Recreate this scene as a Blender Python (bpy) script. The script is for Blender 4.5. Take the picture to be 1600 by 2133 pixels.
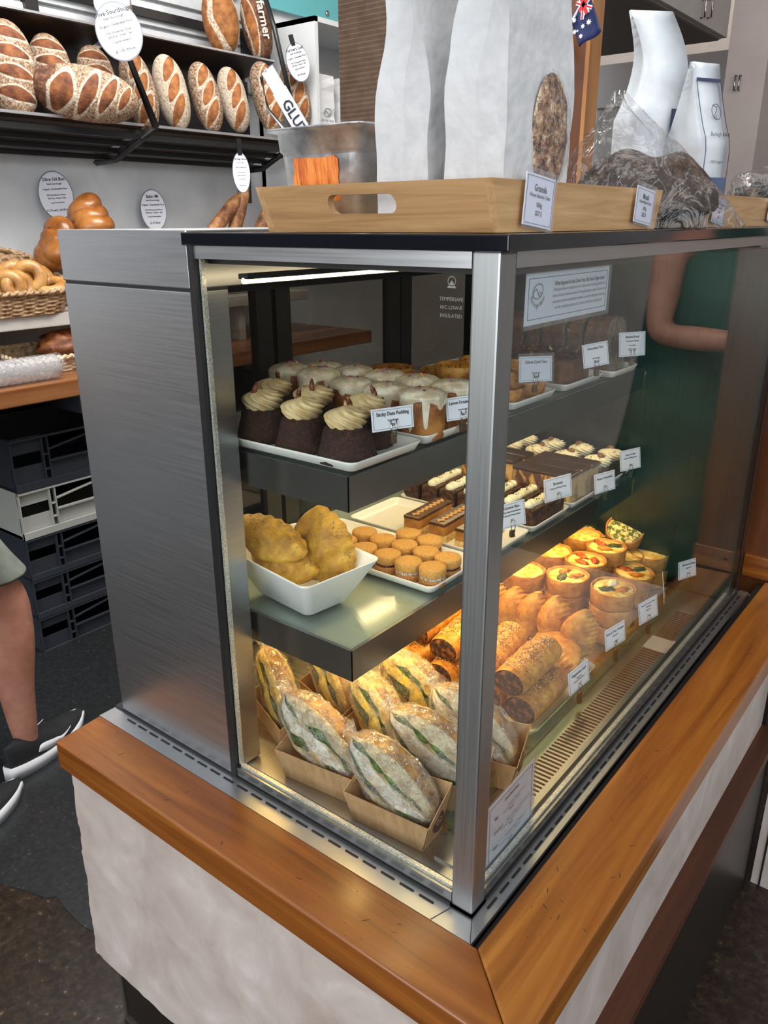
import bpy, bmesh, math, random
from mathutils import Vector, Matrix, noise
R = math.radians
C = bpy.context.scene.collection
for o in list(bpy.data.objects): bpy.data.objects.remove(o)

# ---------------------------------------------------------------- camera
CAM = Vector((0.36129, -0.62548, 0.77430)); FPX = 1648.18
_y, _p, _r = R(38.10223), R(20.13869), R(-0.25923)
_f = Vector((-math.sin(_y)*math.cos(_p), math.cos(_y)*math.cos(_p), -math.sin(_p)))
_r0 = Vector((math.cos(_y), math.sin(_y), 0)); _u0 = _r0.cross(_f)
RT = _r0*math.cos(_r) + _u0*math.sin(_r); UP = -_r0*math.sin(_r) + _u0*math.cos(_r)
cam = bpy.data.objects.new('camera', bpy.data.cameras.new('camera')); C.objects.link(cam)
M = Matrix((RT, UP, -_f)).transposed().to_4x4(); M.translation = CAM
cam.matrix_world = M
cam.data.sensor_fit = 'HORIZONTAL'; cam.data.sensor_width = 36; cam.data.lens = FPX*36/1600
cam.data.clip_start = 0.02; cam.data.clip_end = 60
S = bpy.context.scene; S.camera = cam
S.view_settings.view_transform = 'Standard'; S.view_settings.look = 'None'
S.view_settings.exposure = 0.95; S.view_settings.gamma = 1; S.view_settings.use_curve_mapping = False

def U(px, py, ax, val):            # where the sight line of a photo point meets the plane x, y or z = val
    d = _f + RT*(px-800)/FPX - UP*(py-1066.5)/FPX
    return CAM + d*((val-CAM[ax])/d[ax])
def Z(px, py, z): v = U(px, py, 2, z); return (v.x, v.y)

# ---------------------------------------------------------------- world and lights
W = bpy.data.worlds.new('world'); S.world = W; W.use_nodes = True
nt = W.node_tree; nt.nodes.clear()
wo = nt.nodes.new('ShaderNodeOutputWorld'); bg = nt.nodes.new('ShaderNodeBackground')
tc = nt.nodes.new('ShaderNodeTexCoord'); sx = nt.nodes.new('ShaderNodeSeparateXYZ')
rp = nt.nodes.new('ShaderNodeValToRGB')
nt.links.new(tc.outputs['Generated'], sx.inputs[0]); nt.links.new(sx.outputs['Z'], rp.inputs[0])
rp.color_ramp.elements[0].position = 0.0; rp.color_ramp.elements[0].color = (.04, .038, .036, 1)
rp.color_ramp.elements[1].position = 0.55; rp.color_ramp.elements[1].color = (.66, .67, .70, 1)
e = rp.color_ramp.elements.new(0.08); e.color = (.30, .31, .33, 1)
nt.links.new(rp.outputs[0], bg.inputs[0]); bg.inputs[1].default_value = 0.55
nt.links.new(bg.outputs[0], wo.inputs[0])

def area(name, loc, to, sx_, sy_, power, col):
    l = bpy.data.lights.new(name, 'AREA'); l.shape = 'RECTANGLE'; l.size = sx_; l.size_y = sy_
    l.energy = power; l.color = col
    o = bpy.data.objects.new(name, l); C.objects.link(o); o.location = loc
    o.rotation_euler = (Vector(to)-Vector(loc)).to_track_quat('-Z', 'Y').to_euler()
    return o
area('shopfront_daylight', (0.0, -3.4, 1.25), (-0.4, 0.3, 0.3), 4.0, 2.3, 66, (.97, .985, 1))
area('side_window_daylight', (2.8, -0.6, 1.6), (0.0, 0.5, 0.2), 2.4, 1.8, 27, (.92, .96, 1))
area('ceiling_panel_light', (-1.3, 0.9, 2.35), (-1.9, 1.2, 0.4), 1.6, 1.0, 44, (1, .98, .95))
area('counter_ceiling_light', (0.1, 0.3, 2.3), (0.0, 0.4, 0.0), 1.2, 1.2, 8, (1, .97, .93))
area('kitchen_ceiling_light', (-0.4, 2.9, 2.2), (-0.6, 3.4, 1.0), 1.2, 0.8, 11, (1, .9, .82))

# ---------------------------------------------------------------- materials
MC = {}
def _new(name):
    m = bpy.data.materials.new(name); m.use_nodes = True; n = m.node_tree
    b = n.nodes['Principled BSDF']; return m, n, b
def setp(b, **k):
    for a, v in k.items(): b.inputs[a.replace('_', ' ')].default_value = v
def flat(name, col, rough=.5, metal=0, **k):
    if name in MC: return MC[name]
    m, n, b = _new(name); b.inputs['Base Color'].default_value = (*col, 1)
    b.inputs['Roughness'].default_value = rough; b.inputs['Metallic'].default_value = metal
    setp(b, **k); MC[name] = m; return m
def noisy(name, stops, scale=20, rough=.6, bump=.3, bscale=None, detail=6, stretch=(1, 1, 1), metal=0, dist=0, rr=None, bdist=.003, **k):
    """colour ramp over noise in object space, with a bump of the same kind"""
    if name in MC: return MC[name]
    m, n, b = _new(name); L = n.links
    t = n.nodes.new('ShaderNodeTexCoord'); mp = n.nodes.new('ShaderNodeMapping'); mp.inputs['Scale'].default_value = stretch
    L.new(t.outputs['Object'], mp.inputs[0])
    no = n.nodes.new('ShaderNodeTexNoise'); no.inputs['Scale'].default_value = scale; no.inputs['Detail'].default_value = detail
    no.inputs['Distortion'].default_value = dist; no.inputs['Roughness'].default_value = .62
    L.new(mp.outputs[0], no.inputs['Vector'])
    cr = n.nodes.new('ShaderNodeMapRange'); cr.inputs[1].default_value = .30; cr.inputs[2].default_value = .70
    L.new(no.outputs['Fac'], cr.inputs[0]); r = n.nodes.new('ShaderNodeValToRGB'); L.new(cr.outputs[0], r.inputs[0])
    els = r.color_ramp.elements
    els[0].position, els[0].color = stops[0][0], (*stops[0][1], 1)
    els[1].position, els[1].color = stops[-1][0], (*stops[-1][1], 1)
    for p, c in stops[1:-1]: q = els.new(p); q.color = (*c, 1)
    L.new(r.outputs[0], b.inputs['Base Color'])
    b.inputs['Roughness'].default_value = rough; b.inputs['Metallic'].default_value = metal
    if rr:
        mr = n.nodes.new('ShaderNodeMapRange'); mr.inputs[3].default_value = rr[0]; mr.inputs[4].default_value = rr[1]
        L.new(no.outputs['Fac'], mr.inputs[0]); L.new(mr.outputs[0], b.inputs['Roughness'])
    if bump:
        n2 = n.nodes.new('ShaderNodeTexNoise'); n2.inputs['Scale'].default_value = bscale or scale*2; n2.inputs['Detail'].default_value = 4
        L.new(mp.outputs[0], n2.inputs['Vector'])
        bp = n.nodes.new('ShaderNodeBump'); bp.inputs['Strength'].default_value = bump; bp.inputs['Distance'].default_value = bdist
        L.new(n2.outputs['Fac'], bp.inputs['Height']); L.new(bp.outputs[0], b.inputs['Normal'])
    setp(b, **k); MC[name] = m; return m
def wood(name, stops, axis=0, scale=14, rough=.3, coat=.3, long=.06, bump=.12):
    st = [1, 1, 1]; st[axis] = long
    return noisy(name, stops, scale=scale, rough=rough, bump=bump, bscale=scale*5, stretch=st, dist=.6, detail=9, rr=(rough-.06, rough+.16), bdist=.001, Coat_Weight=coat, Coat_Roughness=.18)
def steel(name, c=(.55, .56, .57), rough=.3, axis=0, ramp=.07, metal=1, bump=.02):
    st = [60, 60, 60]
    for q in (axis if isinstance(axis, tuple) else (axis,)): st[q] = 1.0
    lo = tuple(v*(1-ramp) for v in c)
    return noisy(name, [(.3, lo), (.7, c)], scale=6, rough=rough, bump=bump, bscale=8, stretch=st, metal=metal, rr=(rough-.07, rough+.1) if bump else None, bdist=.001)
def zoned(name, stops, zones, scale=60, rough=.6, bump=.5, bscale=90, bdist=.003, dist=.4):
    """noisy base colour with further noisy colours laid over it where a mesh attribute rises above zero"""
    if name in MC: return MC[name]
    m = noisy(name, stops, scale, rough, bump, bscale, dist=dist, bdist=bdist); n = m.node_tree; L = n.links; b = n.nodes['Principled BSDF']
    col = b.inputs['Base Color'].links[0].from_socket; t = n.nodes.new('ShaderNodeTexCoord')
    for at_, st, sc, w, jit in zones:
        no = n.nodes.new('ShaderNodeTexNoise'); no.inputs['Scale'].default_value = sc; no.inputs['Detail'].default_value = 5; L.new(t.outputs['Object'], no.inputs['Vector'])
        cr = n.nodes.new('ShaderNodeMapRange'); cr.inputs[1].default_value = .3; cr.inputs[2].default_value = .7; L.new(no.outputs['Fac'], cr.inputs[0])
        r = n.nodes.new('ShaderNodeValToRGB'); L.new(cr.outputs[0], r.inputs[0]); els = r.color_ramp.elements
        els[0].color = (*st[0], 1); els[1].color = (*st[-1], 1)
        if len(st) > 2: els.new(.5).color = (*st[1], 1)
        a = n.nodes.new('ShaderNodeAttribute'); a.attribute_name = at_
        ad = n.nodes.new('ShaderNodeMath'); ad.operation = 'MULTIPLY_ADD'; ad.inputs[1].default_value = jit; L.new(cr.outputs[0], ad.inputs[0]); L.new(a.outputs['Fac'], ad.inputs[2])
        mr = n.nodes.new('ShaderNodeMapRange'); mr.interpolation_type = 'SMOOTHSTEP'; mr.inputs[1].default_value = jit*.5-w; mr.inputs[2].default_value = jit*.5+w; L.new(ad.outputs[0], mr.inputs[0])
        mx = n.nodes.new('ShaderNodeMix'); mx.data_type = 'RGBA'; L.new(mr.outputs[0], mx.inputs[0]); L.new(col, mx.inputs[6]); L.new(r.outputs[0], mx.inputs[7]); col = mx.outputs[2]
    L.new(col, b.inputs['Base Color']); return m
def attr(o, name, vals):
    a = o.data.attributes.new(name, 'FLOAT', 'POINT'); a.data.foreach_set('value', vals)
def emis(name, col, s):
    if name in MC: return MC[name]
    m, n, b = _new(name); b.inputs['Base Color'].default_value = (*col, 1)
    b.inputs['Emission Color'].default_value = (*col, 1); b.inputs['Emission Strength'].default_value = s
    MC[name] = m; return m
def clear(name, tint=(1, 1, 1), ior=1.5, rough=0.0, haze=0.0, hazecol=(.9, .9, .9), wrinkle=0, wscale=40, bd=.004, painted_glint=None):
    """thin clear sheet: Fresnel between see-through and mirror, optional haze, wrinkles and painted highlight lines"""
    if name in MC: return MC[name]
    m = bpy.data.materials.new(name); m.use_nodes = True; n = m.node_tree; n.nodes.clear(); L = n.links
    out = n.nodes.new('ShaderNodeOutputMaterial'); tr = n.nodes.new('ShaderNodeBsdfTransparent'); gl = n.nodes.new('ShaderNodeBsdfGlossy')
    tr.inputs[0].default_value = (*tint, 1); gl.inputs['Roughness'].default_value = rough
    fr = n.nodes.new('ShaderNodeFresnel'); fr.inputs['IOR'].default_value = ior
    ge = n.nodes.new('ShaderNodeNewGeometry'); im = n.nodes.new('ShaderNodeMapRange')
    im.inputs[3].default_value = ior; im.inputs[4].default_value = 1/ior
    L.new(ge.outputs['Backfacing'], im.inputs[0]); L.new(im.outputs[0], fr.inputs['IOR'])
    mx = n.nodes.new('ShaderNodeMixShader'); L.new(fr.outputs[0], mx.inputs[0]); L.new(tr.outputs[0], mx.inputs[1]); L.new(gl.outputs[0], mx.inputs[2])
    last = mx
    t = n.nodes.new('ShaderNodeTexCoord')
    if wrinkle:
        no = n.nodes.new('ShaderNodeTexNoise'); no.inputs['Scale'].default_value = wscale; no.inputs['Detail'].default_value = 3
        no.inputs['Distortion'].default_value = 2.2; L.new(t.outputs['Object'], no.inputs['Vector'])
        bp = n.nodes.new('ShaderNodeBump'); bp.inputs['Strength'].default_value = wrinkle; bp.inputs['Distance'].default_value = bd
        L.new(no.outputs['Fac'], bp.inputs['Height']); L.new(bp.outputs[0], gl.inputs['Normal']); L.new(bp.outputs[0], fr.inputs['Normal'])
    if haze:
        df = n.nodes.new('ShaderNodeBsdfDiffuse'); df.inputs[0].default_value = (*hazecol, 1)
        m2 = n.nodes.new('ShaderNodeMixShader'); m2.inputs[0].default_value = haze
        L.new(mx.outputs[0], m2.inputs[1]); L.new(df.outputs[0], m2.inputs[2]); last = m2
        if painted_glint:  # thin pale lines painted into the film as highlights on its wrinkles
            n3 = n.nodes.new('ShaderNodeTexNoise'); n3.inputs['Scale'].default_value = painted_glint; n3.inputs['Distortion'].default_value = 3; L.new(t.outputs['Object'], n3.inputs['Vector'])
            sb = n.nodes.new('ShaderNodeMath'); sb.operation = 'SUBTRACT'; sb.inputs[1].default_value = .5; L.new(n3.outputs['Fac'], sb.inputs[0]); ab = n.nodes.new('ShaderNodeMath'); ab.operation = 'ABSOLUTE'; L.new(sb.outputs[0], ab.inputs[0])
            mr = n.nodes.new('ShaderNodeMapRange'); mr.inputs[1].default_value = .0; mr.inputs[2].default_value = .028; mr.inputs[4].default_value = haze*.4
            mr.inputs[3].default_value = min(.75, haze*5)
            L.new(ab.outputs[0], mr.inputs[0]); L.new(mr.outputs[0], m2.inputs[0])
    L.new(last.outputs[0], out.inputs[0]); MC[name] = m; return m

# ---------------------------------------------------------------- mesh helpers
class MB:
    def __init__(s): s.v = []; s.f = []; s.m = []; s.sm = []
    def add(s, vs, fs, mi=0, smooth=False, T=None):
        k = len(s.v)
        s.v += [tuple(T @ Vector(p)) if T else tuple(p) for p in vs]
        for i, f in enumerate(fs):
            s.f.append(tuple(a+k for a in f)); s.m.append(mi[i] if isinstance(mi, list) else mi); s.sm.append(smooth)
        return s
    def box(s, a, b, mi=0, T=None, bev=0):
        x0, y0, z0 = (min(a[i], b[i]) for i in range(3)); x1, y1, z1 = (max(a[i], b[i]) for i in range(3))
        if bev <= 0:
            vs = [(x0, y0, z0), (x1, y0, z0), (x1, y1, z0), (x0, y1, z0), (x0, y0, z1), (x1, y0, z1), (x1, y1, z1), (x0, y1, z1)]
            return s.add(vs, [(0, 3, 2, 1), (4, 5, 6, 7), (0, 1, 5, 4), (1, 2, 6, 5), (2, 3, 7, 6), (3, 0, 4, 7)], mi, False, T)
        bm = bmesh.new(); bmesh.ops.create_cube(bm, size=1)
        for v in bm.verts: v.co = ((v.co.x+.5)*(x1-x0)+x0, (v.co.y+.5)*(y1-y0)+y0, (v.co.z+.5)*(z1-z0)+z0)
        bmesh.ops.bevel(bm, geom=bm.edges[:], offset=bev, segments=2, profile=.6, affect='EDGES')
        return s.bm(bm, mi, T=T)
    def bm(s, bm, mi=0, smooth=False, T=None):
        bm.verts.ensure_lookup_table()
        for i, v in enumerate(bm.verts): v.index = i
        s.add([v.co[:] for v in bm.verts], [[v.index for v in f.verts] for f in bm.faces], mi, smooth, T); bm.free(); return s
    def grid(s, rows, mi=0, closed=False, smooth=True, capa=False, capb=False, T=None, flip=False):
        """rows of points -> quads; closed joins each row's ends"""
        n = len(rows[0]); vs = [p for r in rows for p in r]; fs = []; mm = []
        for i in range(len(rows)-1):
            for j in range(n if closed else n-1):
                a = i*n+j; b = i*n+(j+1) % n; f = (a, b, b+n, a+n)
                fs.append(f[::-1] if flip else f); mm.append(mi(i, j) if callable(mi) else mi)
        if capa: fs.append(tuple(range(n))[::1 if flip else -1]); mm.append(mi if not callable(mi) else mi(0, 0))
        if capb: fs.append(tuple(range((len(rows)-1)*n, len(rows)*n))[::-1 if flip else 1]); mm.append(mi if not callable(mi) else mi(len(rows)-2, 0))
        return s.add(vs, fs, mm, smooth, T)
    def lathe(s, prof, n=24, mi=0, fn=None, T=None, smooth=True, capa=True, capb=True):
        rows = []
        for i, (r, z) in enumerate(prof):
            row = []
            for j in range(n):
                a = 2*math.pi*j/n; rr, zz = (r, z) if not fn else fn(r, z, a, i)
                row.append((rr*math.cos(a), rr*math.sin(a), zz))
            rows.append(row)
        return s.grid(rows, mi, True, smooth, capa, capb, T)
    def tube(s, pts, r, n=8, mi=0, T=None, cap=True):
        pts = [Vector(p) for p in pts]; rows = []; up = Vector((0, 0, 1))
        for i, p in enumerate(pts):
            d = (pts[min(i+1, len(pts)-1)]-pts[max(i-1, 0)]).normalized()
            a = d.cross(up if abs(d.z) < .95 else Vector((1, 0, 0))).normalized(); b = d.cross(a)
            rr = r[i] if isinstance(r, (list, tuple)) else r
            rows.append([tuple(p + a*rr*math.cos(2*math.pi*k/n) + b*rr*math.sin(2*math.pi*k/n)) for k in range(n)])
        return s.grid(rows, mi, True, True, cap, cap, T, flip=True)
    def prism(s, pts, z0, z1, mi=0, T=None, smooth=False):
        n = len(pts); vs = [(x, y, z0) for x, y in pts]+[(x, y, z1) for x, y in pts]
        fs = [tuple(range(n))[::-1], tuple(range(n, 2*n))]+[(i, (i+1) % n, (i+1) % n+n, i+n) for i in range(n)]
        return s.add(vs, fs, mi, smooth, T)
    def build(s, name, mats, parent=None, loc=(0, 0, 0), rot=(0, 0, 0), subd=0, nsm=None):
        me = bpy.data.meshes.new(name); me.from_pydata(s.v, [], s.f)
        if not isinstance(mats, (list, tuple)): mats = [mats]
        for m in mats: me.materials.append(m)
        me.polygons.foreach_set('material_index', s.m); me.polygons.foreach_set('use_smooth', s.sm); me.update()
        o = bpy.data.objects.new(name, me); C.objects.link(o); o.location = loc; o.rotation_euler = rot
        if parent: o.parent = parent
        if subd: q = o.modifiers.new('s', 'SUBSURF'); q.levels = subd; q.render_levels = subd
        return o
def rrect(w, h, r, n=4, cx=0, cy=0):
    out = []
    for k, (sx_, sy_) in enumerate(((1, 1), (-1, 1), (-1, -1), (1, -1))):
        for i in range(n+1):
            a = math.pi/2*(k + i/n); out.append((cx+sx_*(w/2-r)+r*math.cos(a), cy+sy_*(h/2-r)+r*math.sin(a)))
    return out
def tag(o, label, cat, group=None, kind=None):
    if label: o['label'] = label
    if cat: o['category'] = cat
    if group: o['group'] = group
    if kind: o['kind'] = kind
    return o
def thing(name, label, cat, loc=(0, 0, 0), rot=(0, 0, 0), group=None):
    o = bpy.data.objects.new(name, None); o.empty_display_size = .02; C.objects.link(o); o.location = loc; o.rotation_euler = rot
    return tag(o, label, cat, group)
def struct(mb, name, m): o = mb.build(name, m); o['kind'] = 'structure'; return o
def kids(o): return [c for c in bpy.data.objects if c.parent == o]
def dup(o, loc, rot, label=None, group=None, scale=None):
    c = o.copy(); C.objects.link(c); c.location = loc; c.rotation_euler = rot
    if label: c['label'] = label
    if group: c['group'] = group
    if scale: c.scale = (scale,)*3 if not isinstance(scale, tuple) else scale
    for ch in KIDS.get(o.name, []):
        d = ch.copy(); C.objects.link(d); d.parent = c
        for g in KIDS.get(ch.name, []): h = g.copy(); C.objects.link(h); h.parent = d
    return c
KIDS = {}
def freeze(o):
    KIDS[o.name] = kids(o)
    for ch in KIDS[o.name]: KIDS[ch.name] = kids(ch)
class Spawner:
    """first placement moves the prototype itself, later ones copy it"""
    def __init__(s, proto): s.p = proto; s.used = False; freeze(proto)
    def put(s, loc, rot=(0, 0, 0), label=None, group=None, scale=None):
        if not s.used:
            s.used = True; o = s.p; o.location = loc; o.rotation_euler = rot
            if label: o['label'] = label
            if group: o['group'] = group
            if scale: o.scale = (scale,)*3 if not isinstance(scale, tuple) else scale
            return o
        return dup(s.p, loc, rot, label, group, scale)
def text_mesh(lines, mat, parent, name='lettering', T=None, align='CENTER', off=0.0006, bold=False):
    """lines: (string, size, x, z[, squeeze]) laid in the local xz plane facing -y; one mesh"""
    mb = MB()
    for ln in lines:
        st, size, x, z = ln[:4]
        cu = bpy.data.curves.new('t', 'FONT'); cu.body = st; cu.size = size; cu.align_x = align; cu.align_y = 'CENTER'
        cu.resolution_u = 2
        if bold: cu.offset = size*.018
        if len(ln) > 5 and ln[5]: cu.offset = size*ln[5]
        o = bpy.data.objects.new('t', cu); C.objects.link(o)
        dg = bpy.context.evaluated_depsgraph_get(); me = bpy.data.meshes.new_from_object(o.evaluated_get(dg))
        sq = ln[4] if len(ln) > 4 else 1
        mb.add([(x+v.co.x*sq, -off, z+v.co.y) for v in me.vertices], [tuple(p.vertices) for p in me.polygons], T=T)
        bpy.data.objects.remove(o); bpy.data.curves.remove(cu); bpy.data.meshes.remove(me)
    return mb.build(name, mat, parent)
def blob(n=16, m=10, rx=1, ry=1, rz=1, amp=0, fr=3, seed=0):
    rows = []
    for i in range(m+1):
        a = math.pi*i/m; row = []
        for j in range(n):
            b = 2*math.pi*j/n; d = Vector((math.sin(a)*math.cos(b), math.sin(a)*math.sin(b), -math.cos(a)))
            k = 1+amp*noise.noise(d*fr+Vector((seed*7.1, seed*3.3, 0)))
            row.append((d.x*rx*k, d.y*ry*k, d.z*rz*k))
        rows.append(row)
    return rows
# ---------------------------------------------------------------- shared materials
ST = steel('steel_panel', (.50, .51, .52), .33, axis=(0, 1))
STV = steel('steel_upright', (.40, .415, .415), .38, axis=2)
STY = steel('steel_along', (.50, .51, .51), .33, axis=1)
STL = steel('steel_light', (.54, .55, .56), .33, axis=(0, 1))
STD = steel('steel_shelf_face', (.33, .33, .32), .27, axis=(0, 1), ramp=.02, bump=0)
BLK = flat('black_gasket', (.008, .008, .009), .45)
BLG = flat('black_glass', (.006, .007, .010), .08)
DRK = flat('dark_frame', (.018, .017, .016), .4)
WOODX = wood('amber_timber_x', [(.0, (.10, .025, .002)), (.35, (.175, .049, .004)), (.65, (.225, .068, .006)), (1, (.31, .105, .012))], 0, 34, .3, .35)
WOODY = wood('amber_timber_y', [(.0, (.13, .035, .003)), (.35, (.215, .066, .006)), (.65, (.27, .09, .009)), (1, (.37, .14, .018))], 1, 34, .3, .35)
WOODD = wood('dark_timber_y', [(.0, (.032, .008, .002)), (.5, (.055, .014, .003)), (1, (.09, .024, .005))], 1, 26, .45, .05)
WOODZ = wood('dark_timber_z', [(.0, (.065, .017, .004)), (.5, (.10, .028, .005)), (1, (.16, .048, .009))], 2, 24, .35, .3)
STONE = noisy('pale_stone', [(.0, (.35, .285, .25)), (.4, (.42, .36, .32)), (.7, (.47, .41, .375)), (1, (.54, .49, .46))], 9, .55, .12, 60, dist=.5)
WHT = noisy('white_paint', [(.3, (.66, .68, .70)), (.7, (.74, .76, .78))], 3, .6, .05, 30)
PAPER = flat('white_card', (.80, .82, .90), .5)
INK = flat('black_print', (.012, .012, .02), .6)
NAVY = flat('navy_print', (.03, .04, .09), .6)
MEL = flat('white_melamine', (.78, .77, .73), .22)

# ---------------------------------------------------------------- floor and room
FZ = -0.65
FLB = noisy('brown_terrazzo', [(.0, (.005, .003, .002)), (.4, (.014, .008, .004)), (.75, (.028, .017, .009)), (.93, (.045, .03, .018)), (1, (.15, .11, .07))], 70, .35, .1, 90)
FLG = noisy('grey_floor_paint', [(.0, (.009, .010, .011)), (.5, (.014, .016, .017)), (.93, (.021, .024, .025)), (1, (.10, .10, .10))], 90, .38, .12, 120)
struct(MB().box((-3.2, -4.5, FZ-.1), (4, 3.42, FZ)), 'floor', FLB)
b = [U(px, py, 2, FZ) for px, py in ((-900, 1700), (-500, 1790), (-200, 1800), (0, 1842), (60, 1858), (95, 1872), (118, 1868), (130, 1886), (165, 1925), (205, 1948), (250, 1965), (300, 2010))]
pts = [(v.x, v.y) for v in b] + [(-.2, .05), (-.2, 3.28), (-3.15, 3.28), (-3.15, b[0].y)]
struct(MB().prism(pts, FZ, FZ+.002), 'floor', FLG)
XW = -2.66
struct(MB().box((XW-.12, -1.5, FZ), (XW, 3.42, 2.6)), 'wall_left', WHT)
struct(MB().box((-3.2, 3.3, FZ), (4, 3.42, 2.6)), 'wall_back', noisy('grey_warm_paint', [(.3, (.42, .385, .36)), (.7, (.50, .46, .43))], 3, .7, 0))
struct(MB().box((-3.2, -.2, 2.6), (4, 3.3, 2.66)), 'ceiling', WHT)
SLAT = noisy('white_lap_board', [(.3, (.44, .455, .47)), (.7, (.52, .54, .555))], 6, .5, 0)
m = MB()
for k in range(9):
    z0 = 1.33+k*.095; rows = [[(XW+.006, y, z0), (XW+.022, y, z0+.003), (XW+.010, y, z0+.085), (XW+.002, y, z0+.088)] for y in (-1.4, 2.36)]
    m.grid(rows, smooth=False, flip=True)
o = m.build('trim_1', SLAT); o['kind'] = 'structure'

# ---------------------------------------------------------------- service counter
sc = thing('service_counter', 'customer counter of amber timber ledges over pale stone panels around the glass display case', 'counter', (-.3, -.03, FZ))
def pc(mb, name, mat, lab=None, par=None):
    o = mb.build(name, mat, par or sc, loc=tuple(-c for c in (par or sc).location)); 
    if lab: o['label'] = lab
    return o
def ledge(poly, name, mat):
    bm = bmesh.new(); n = len(poly)
    lo = [bm.verts.new((x, y, -.050)) for x, y in poly]; hi = [bm.verts.new((x, y, -.0005)) for x, y in poly]
    bm.faces.new(lo[::-1]); bm.faces.new(hi)
    for i in range(n): bm.faces.new((lo[i], lo[(i+1) % n], hi[(i+1) % n], hi[i]))
    bmesh.ops.bevel(bm, geom=bm.edges[:], offset=.0035, segments=3, profile=.6, affect='EDGES')
    m = MB().bm(bm, smooth=False)
    for k in range(24):                                     # nail holes, nicks and scratches
        if name == 'y': cx, cy = random.uniform(.04, .12), random.uniform(-.02, .9)
        else: cx, cy = random.uniform(-.69, .0), random.uniform(-.113, -.04)
        ln, a, w = random.choice((.0008, .001, .003, .005)), random.uniform(0, 3.1), random.uniform(.0003, .0007)
        m.prism([(cx+ln*math.cos(t)*math.cos(a)-w*math.sin(t)*math.sin(a), cy+ln*math.cos(t)*math.sin(a)+w*math.sin(t)*math.cos(a)) for t in [i*math.pi/4 for i in range(8)]], -.001, -.0003, 1)
    return m
random.seed(8); MARK = flat('mark_dark', (.06, .02, .005), .7)
pc(ledge([(-.705, -.117), (.1235, -.117), (.0270, -.0315), (-.712, -.0315)], 'x', 0), 'ledge', [WOODX, MARK], 'short side ledge with worn front edge')
pc(ledge([(.0275, -.0315), (.1245, -.117), (.1265, 1.19), (.034, 1.20)], 'y', 0), 'ledge', [WOODY, MARK], 'long customer side ledge')
# stone slab on the side, chipped left edge and broken lower edge
random.seed(3)
side = []
px = [(-.703, -.056), (-.706, -.10), (-.712, -.16), (-.708, -.20), (-.716, -.25), (-.712, -.30), (-.722, -.36), (-.719, -.42), (-.727, -.470), (-.722, -.478), (-.69, -.481), (-.60, -.479), (-.52, -.481), (-.47, -.476), (-.40, -.482), (-.30, -.478), (-.1, -.482), (.109, -.480), (.109, -.056)]
poly = []
for i in range(len(px)-1):
    a, c = px[i], px[i+1]; n = 5 if i < 16 else 1
    for k in range(n):
        t = k/n; j = .0022 if 0 < i < 16 else 0
        poly.append((a[0]+(c[0]-a[0])*t+random.uniform(-j, j), a[1]+(c[1]-a[1])*t+random.uniform(-j, j)))
poly.append(px[-1])
def vert_slab(poly, y0, y1):
    n = len(poly); vs = [(x, y0, z) for x, z in poly]+[(x, y1, z) for x, z in poly]
    fs = [tuple(range(n)), tuple(range(n, 2*n))[::-1]]+[(i, i+n, (i+1) % n+n, (i+1) % n) for i in range(n)]
    return MB().add(vs, fs)
sp = pc(vert_slab(poly, -.100, -.086), 'stone_panel', STONE, 'side stone panel with chipped left edge')
CORE = noisy('chipped_stone_core', [(.3, (.12, .07, .055)), (.6, (.30, .22, .19)), (.75, (.7, .68, .66))], 40, .8, .8, 90)
poly2 = [(x-.0025 if x < -.70 else x, z-(.010 if z < -.47 else .0)) for x, z in poly]
pc(vert_slab(poly2, -.0875, -.080), 'stone_edge', noisy('grey_mortar', [(.3, (.20, .20, .20)), (.7, (.50, .50, .50))], 60, .8, .6, 120), 'rough grey broken edge below the slab')
pc(MB().box((.098, -.084, -.245), (.112, 1.0, -.056)).box((.098, -.1, -.245), (.1125, -.086, -.056)), 'stone_panel', STONE, 'narrow stone panel along the customer side')
TRIM = flat('grey_trim', (.16, .185, .19), .45, .3)
pc(MB().box((-.703, -.107, -.058), (.118, -.09, -.050)).box((.100, -.107, -.058), (.118, 1.0, -.050)), 'shadow_trim', TRIM)
pc(MB().box((.10, -.10, -.262), (.148, 1.0, -.240)), 'lower_ledge', WOODD, 'low dark timber ledge')
pc(MB().box((.092, -.08, FZ), (.138, 1.0, -.262)), 'kick_board', flat('kick_black', (.012, .009, .007), .35))
pc(MB().box((-.70, -.074, FZ), (.09, -.06, -.486)), 'kick_board', flat('kick_black', (.012, .009, .007), .35))
pc(MB().box((-.702, -.077, FZ), (-.694, -.073, -.49)).box((-.70, -.080, FZ), (.09, -.074, FZ+.010)), 'tile_edge', flat('kick_edge', (.05, .045, .04), .4))
pc(MB().box((-.69, -.059, FZ), (.09, 1.2, -.06)), 'carcass', flat('carcass', (.03, .03, .03), .7))
pc(MB().box((.0195, -.0305, -.03), (.033, 1.2, -.012)), 'drain_gap', flat('gap_black', (.006, .005, .004), .6))
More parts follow.
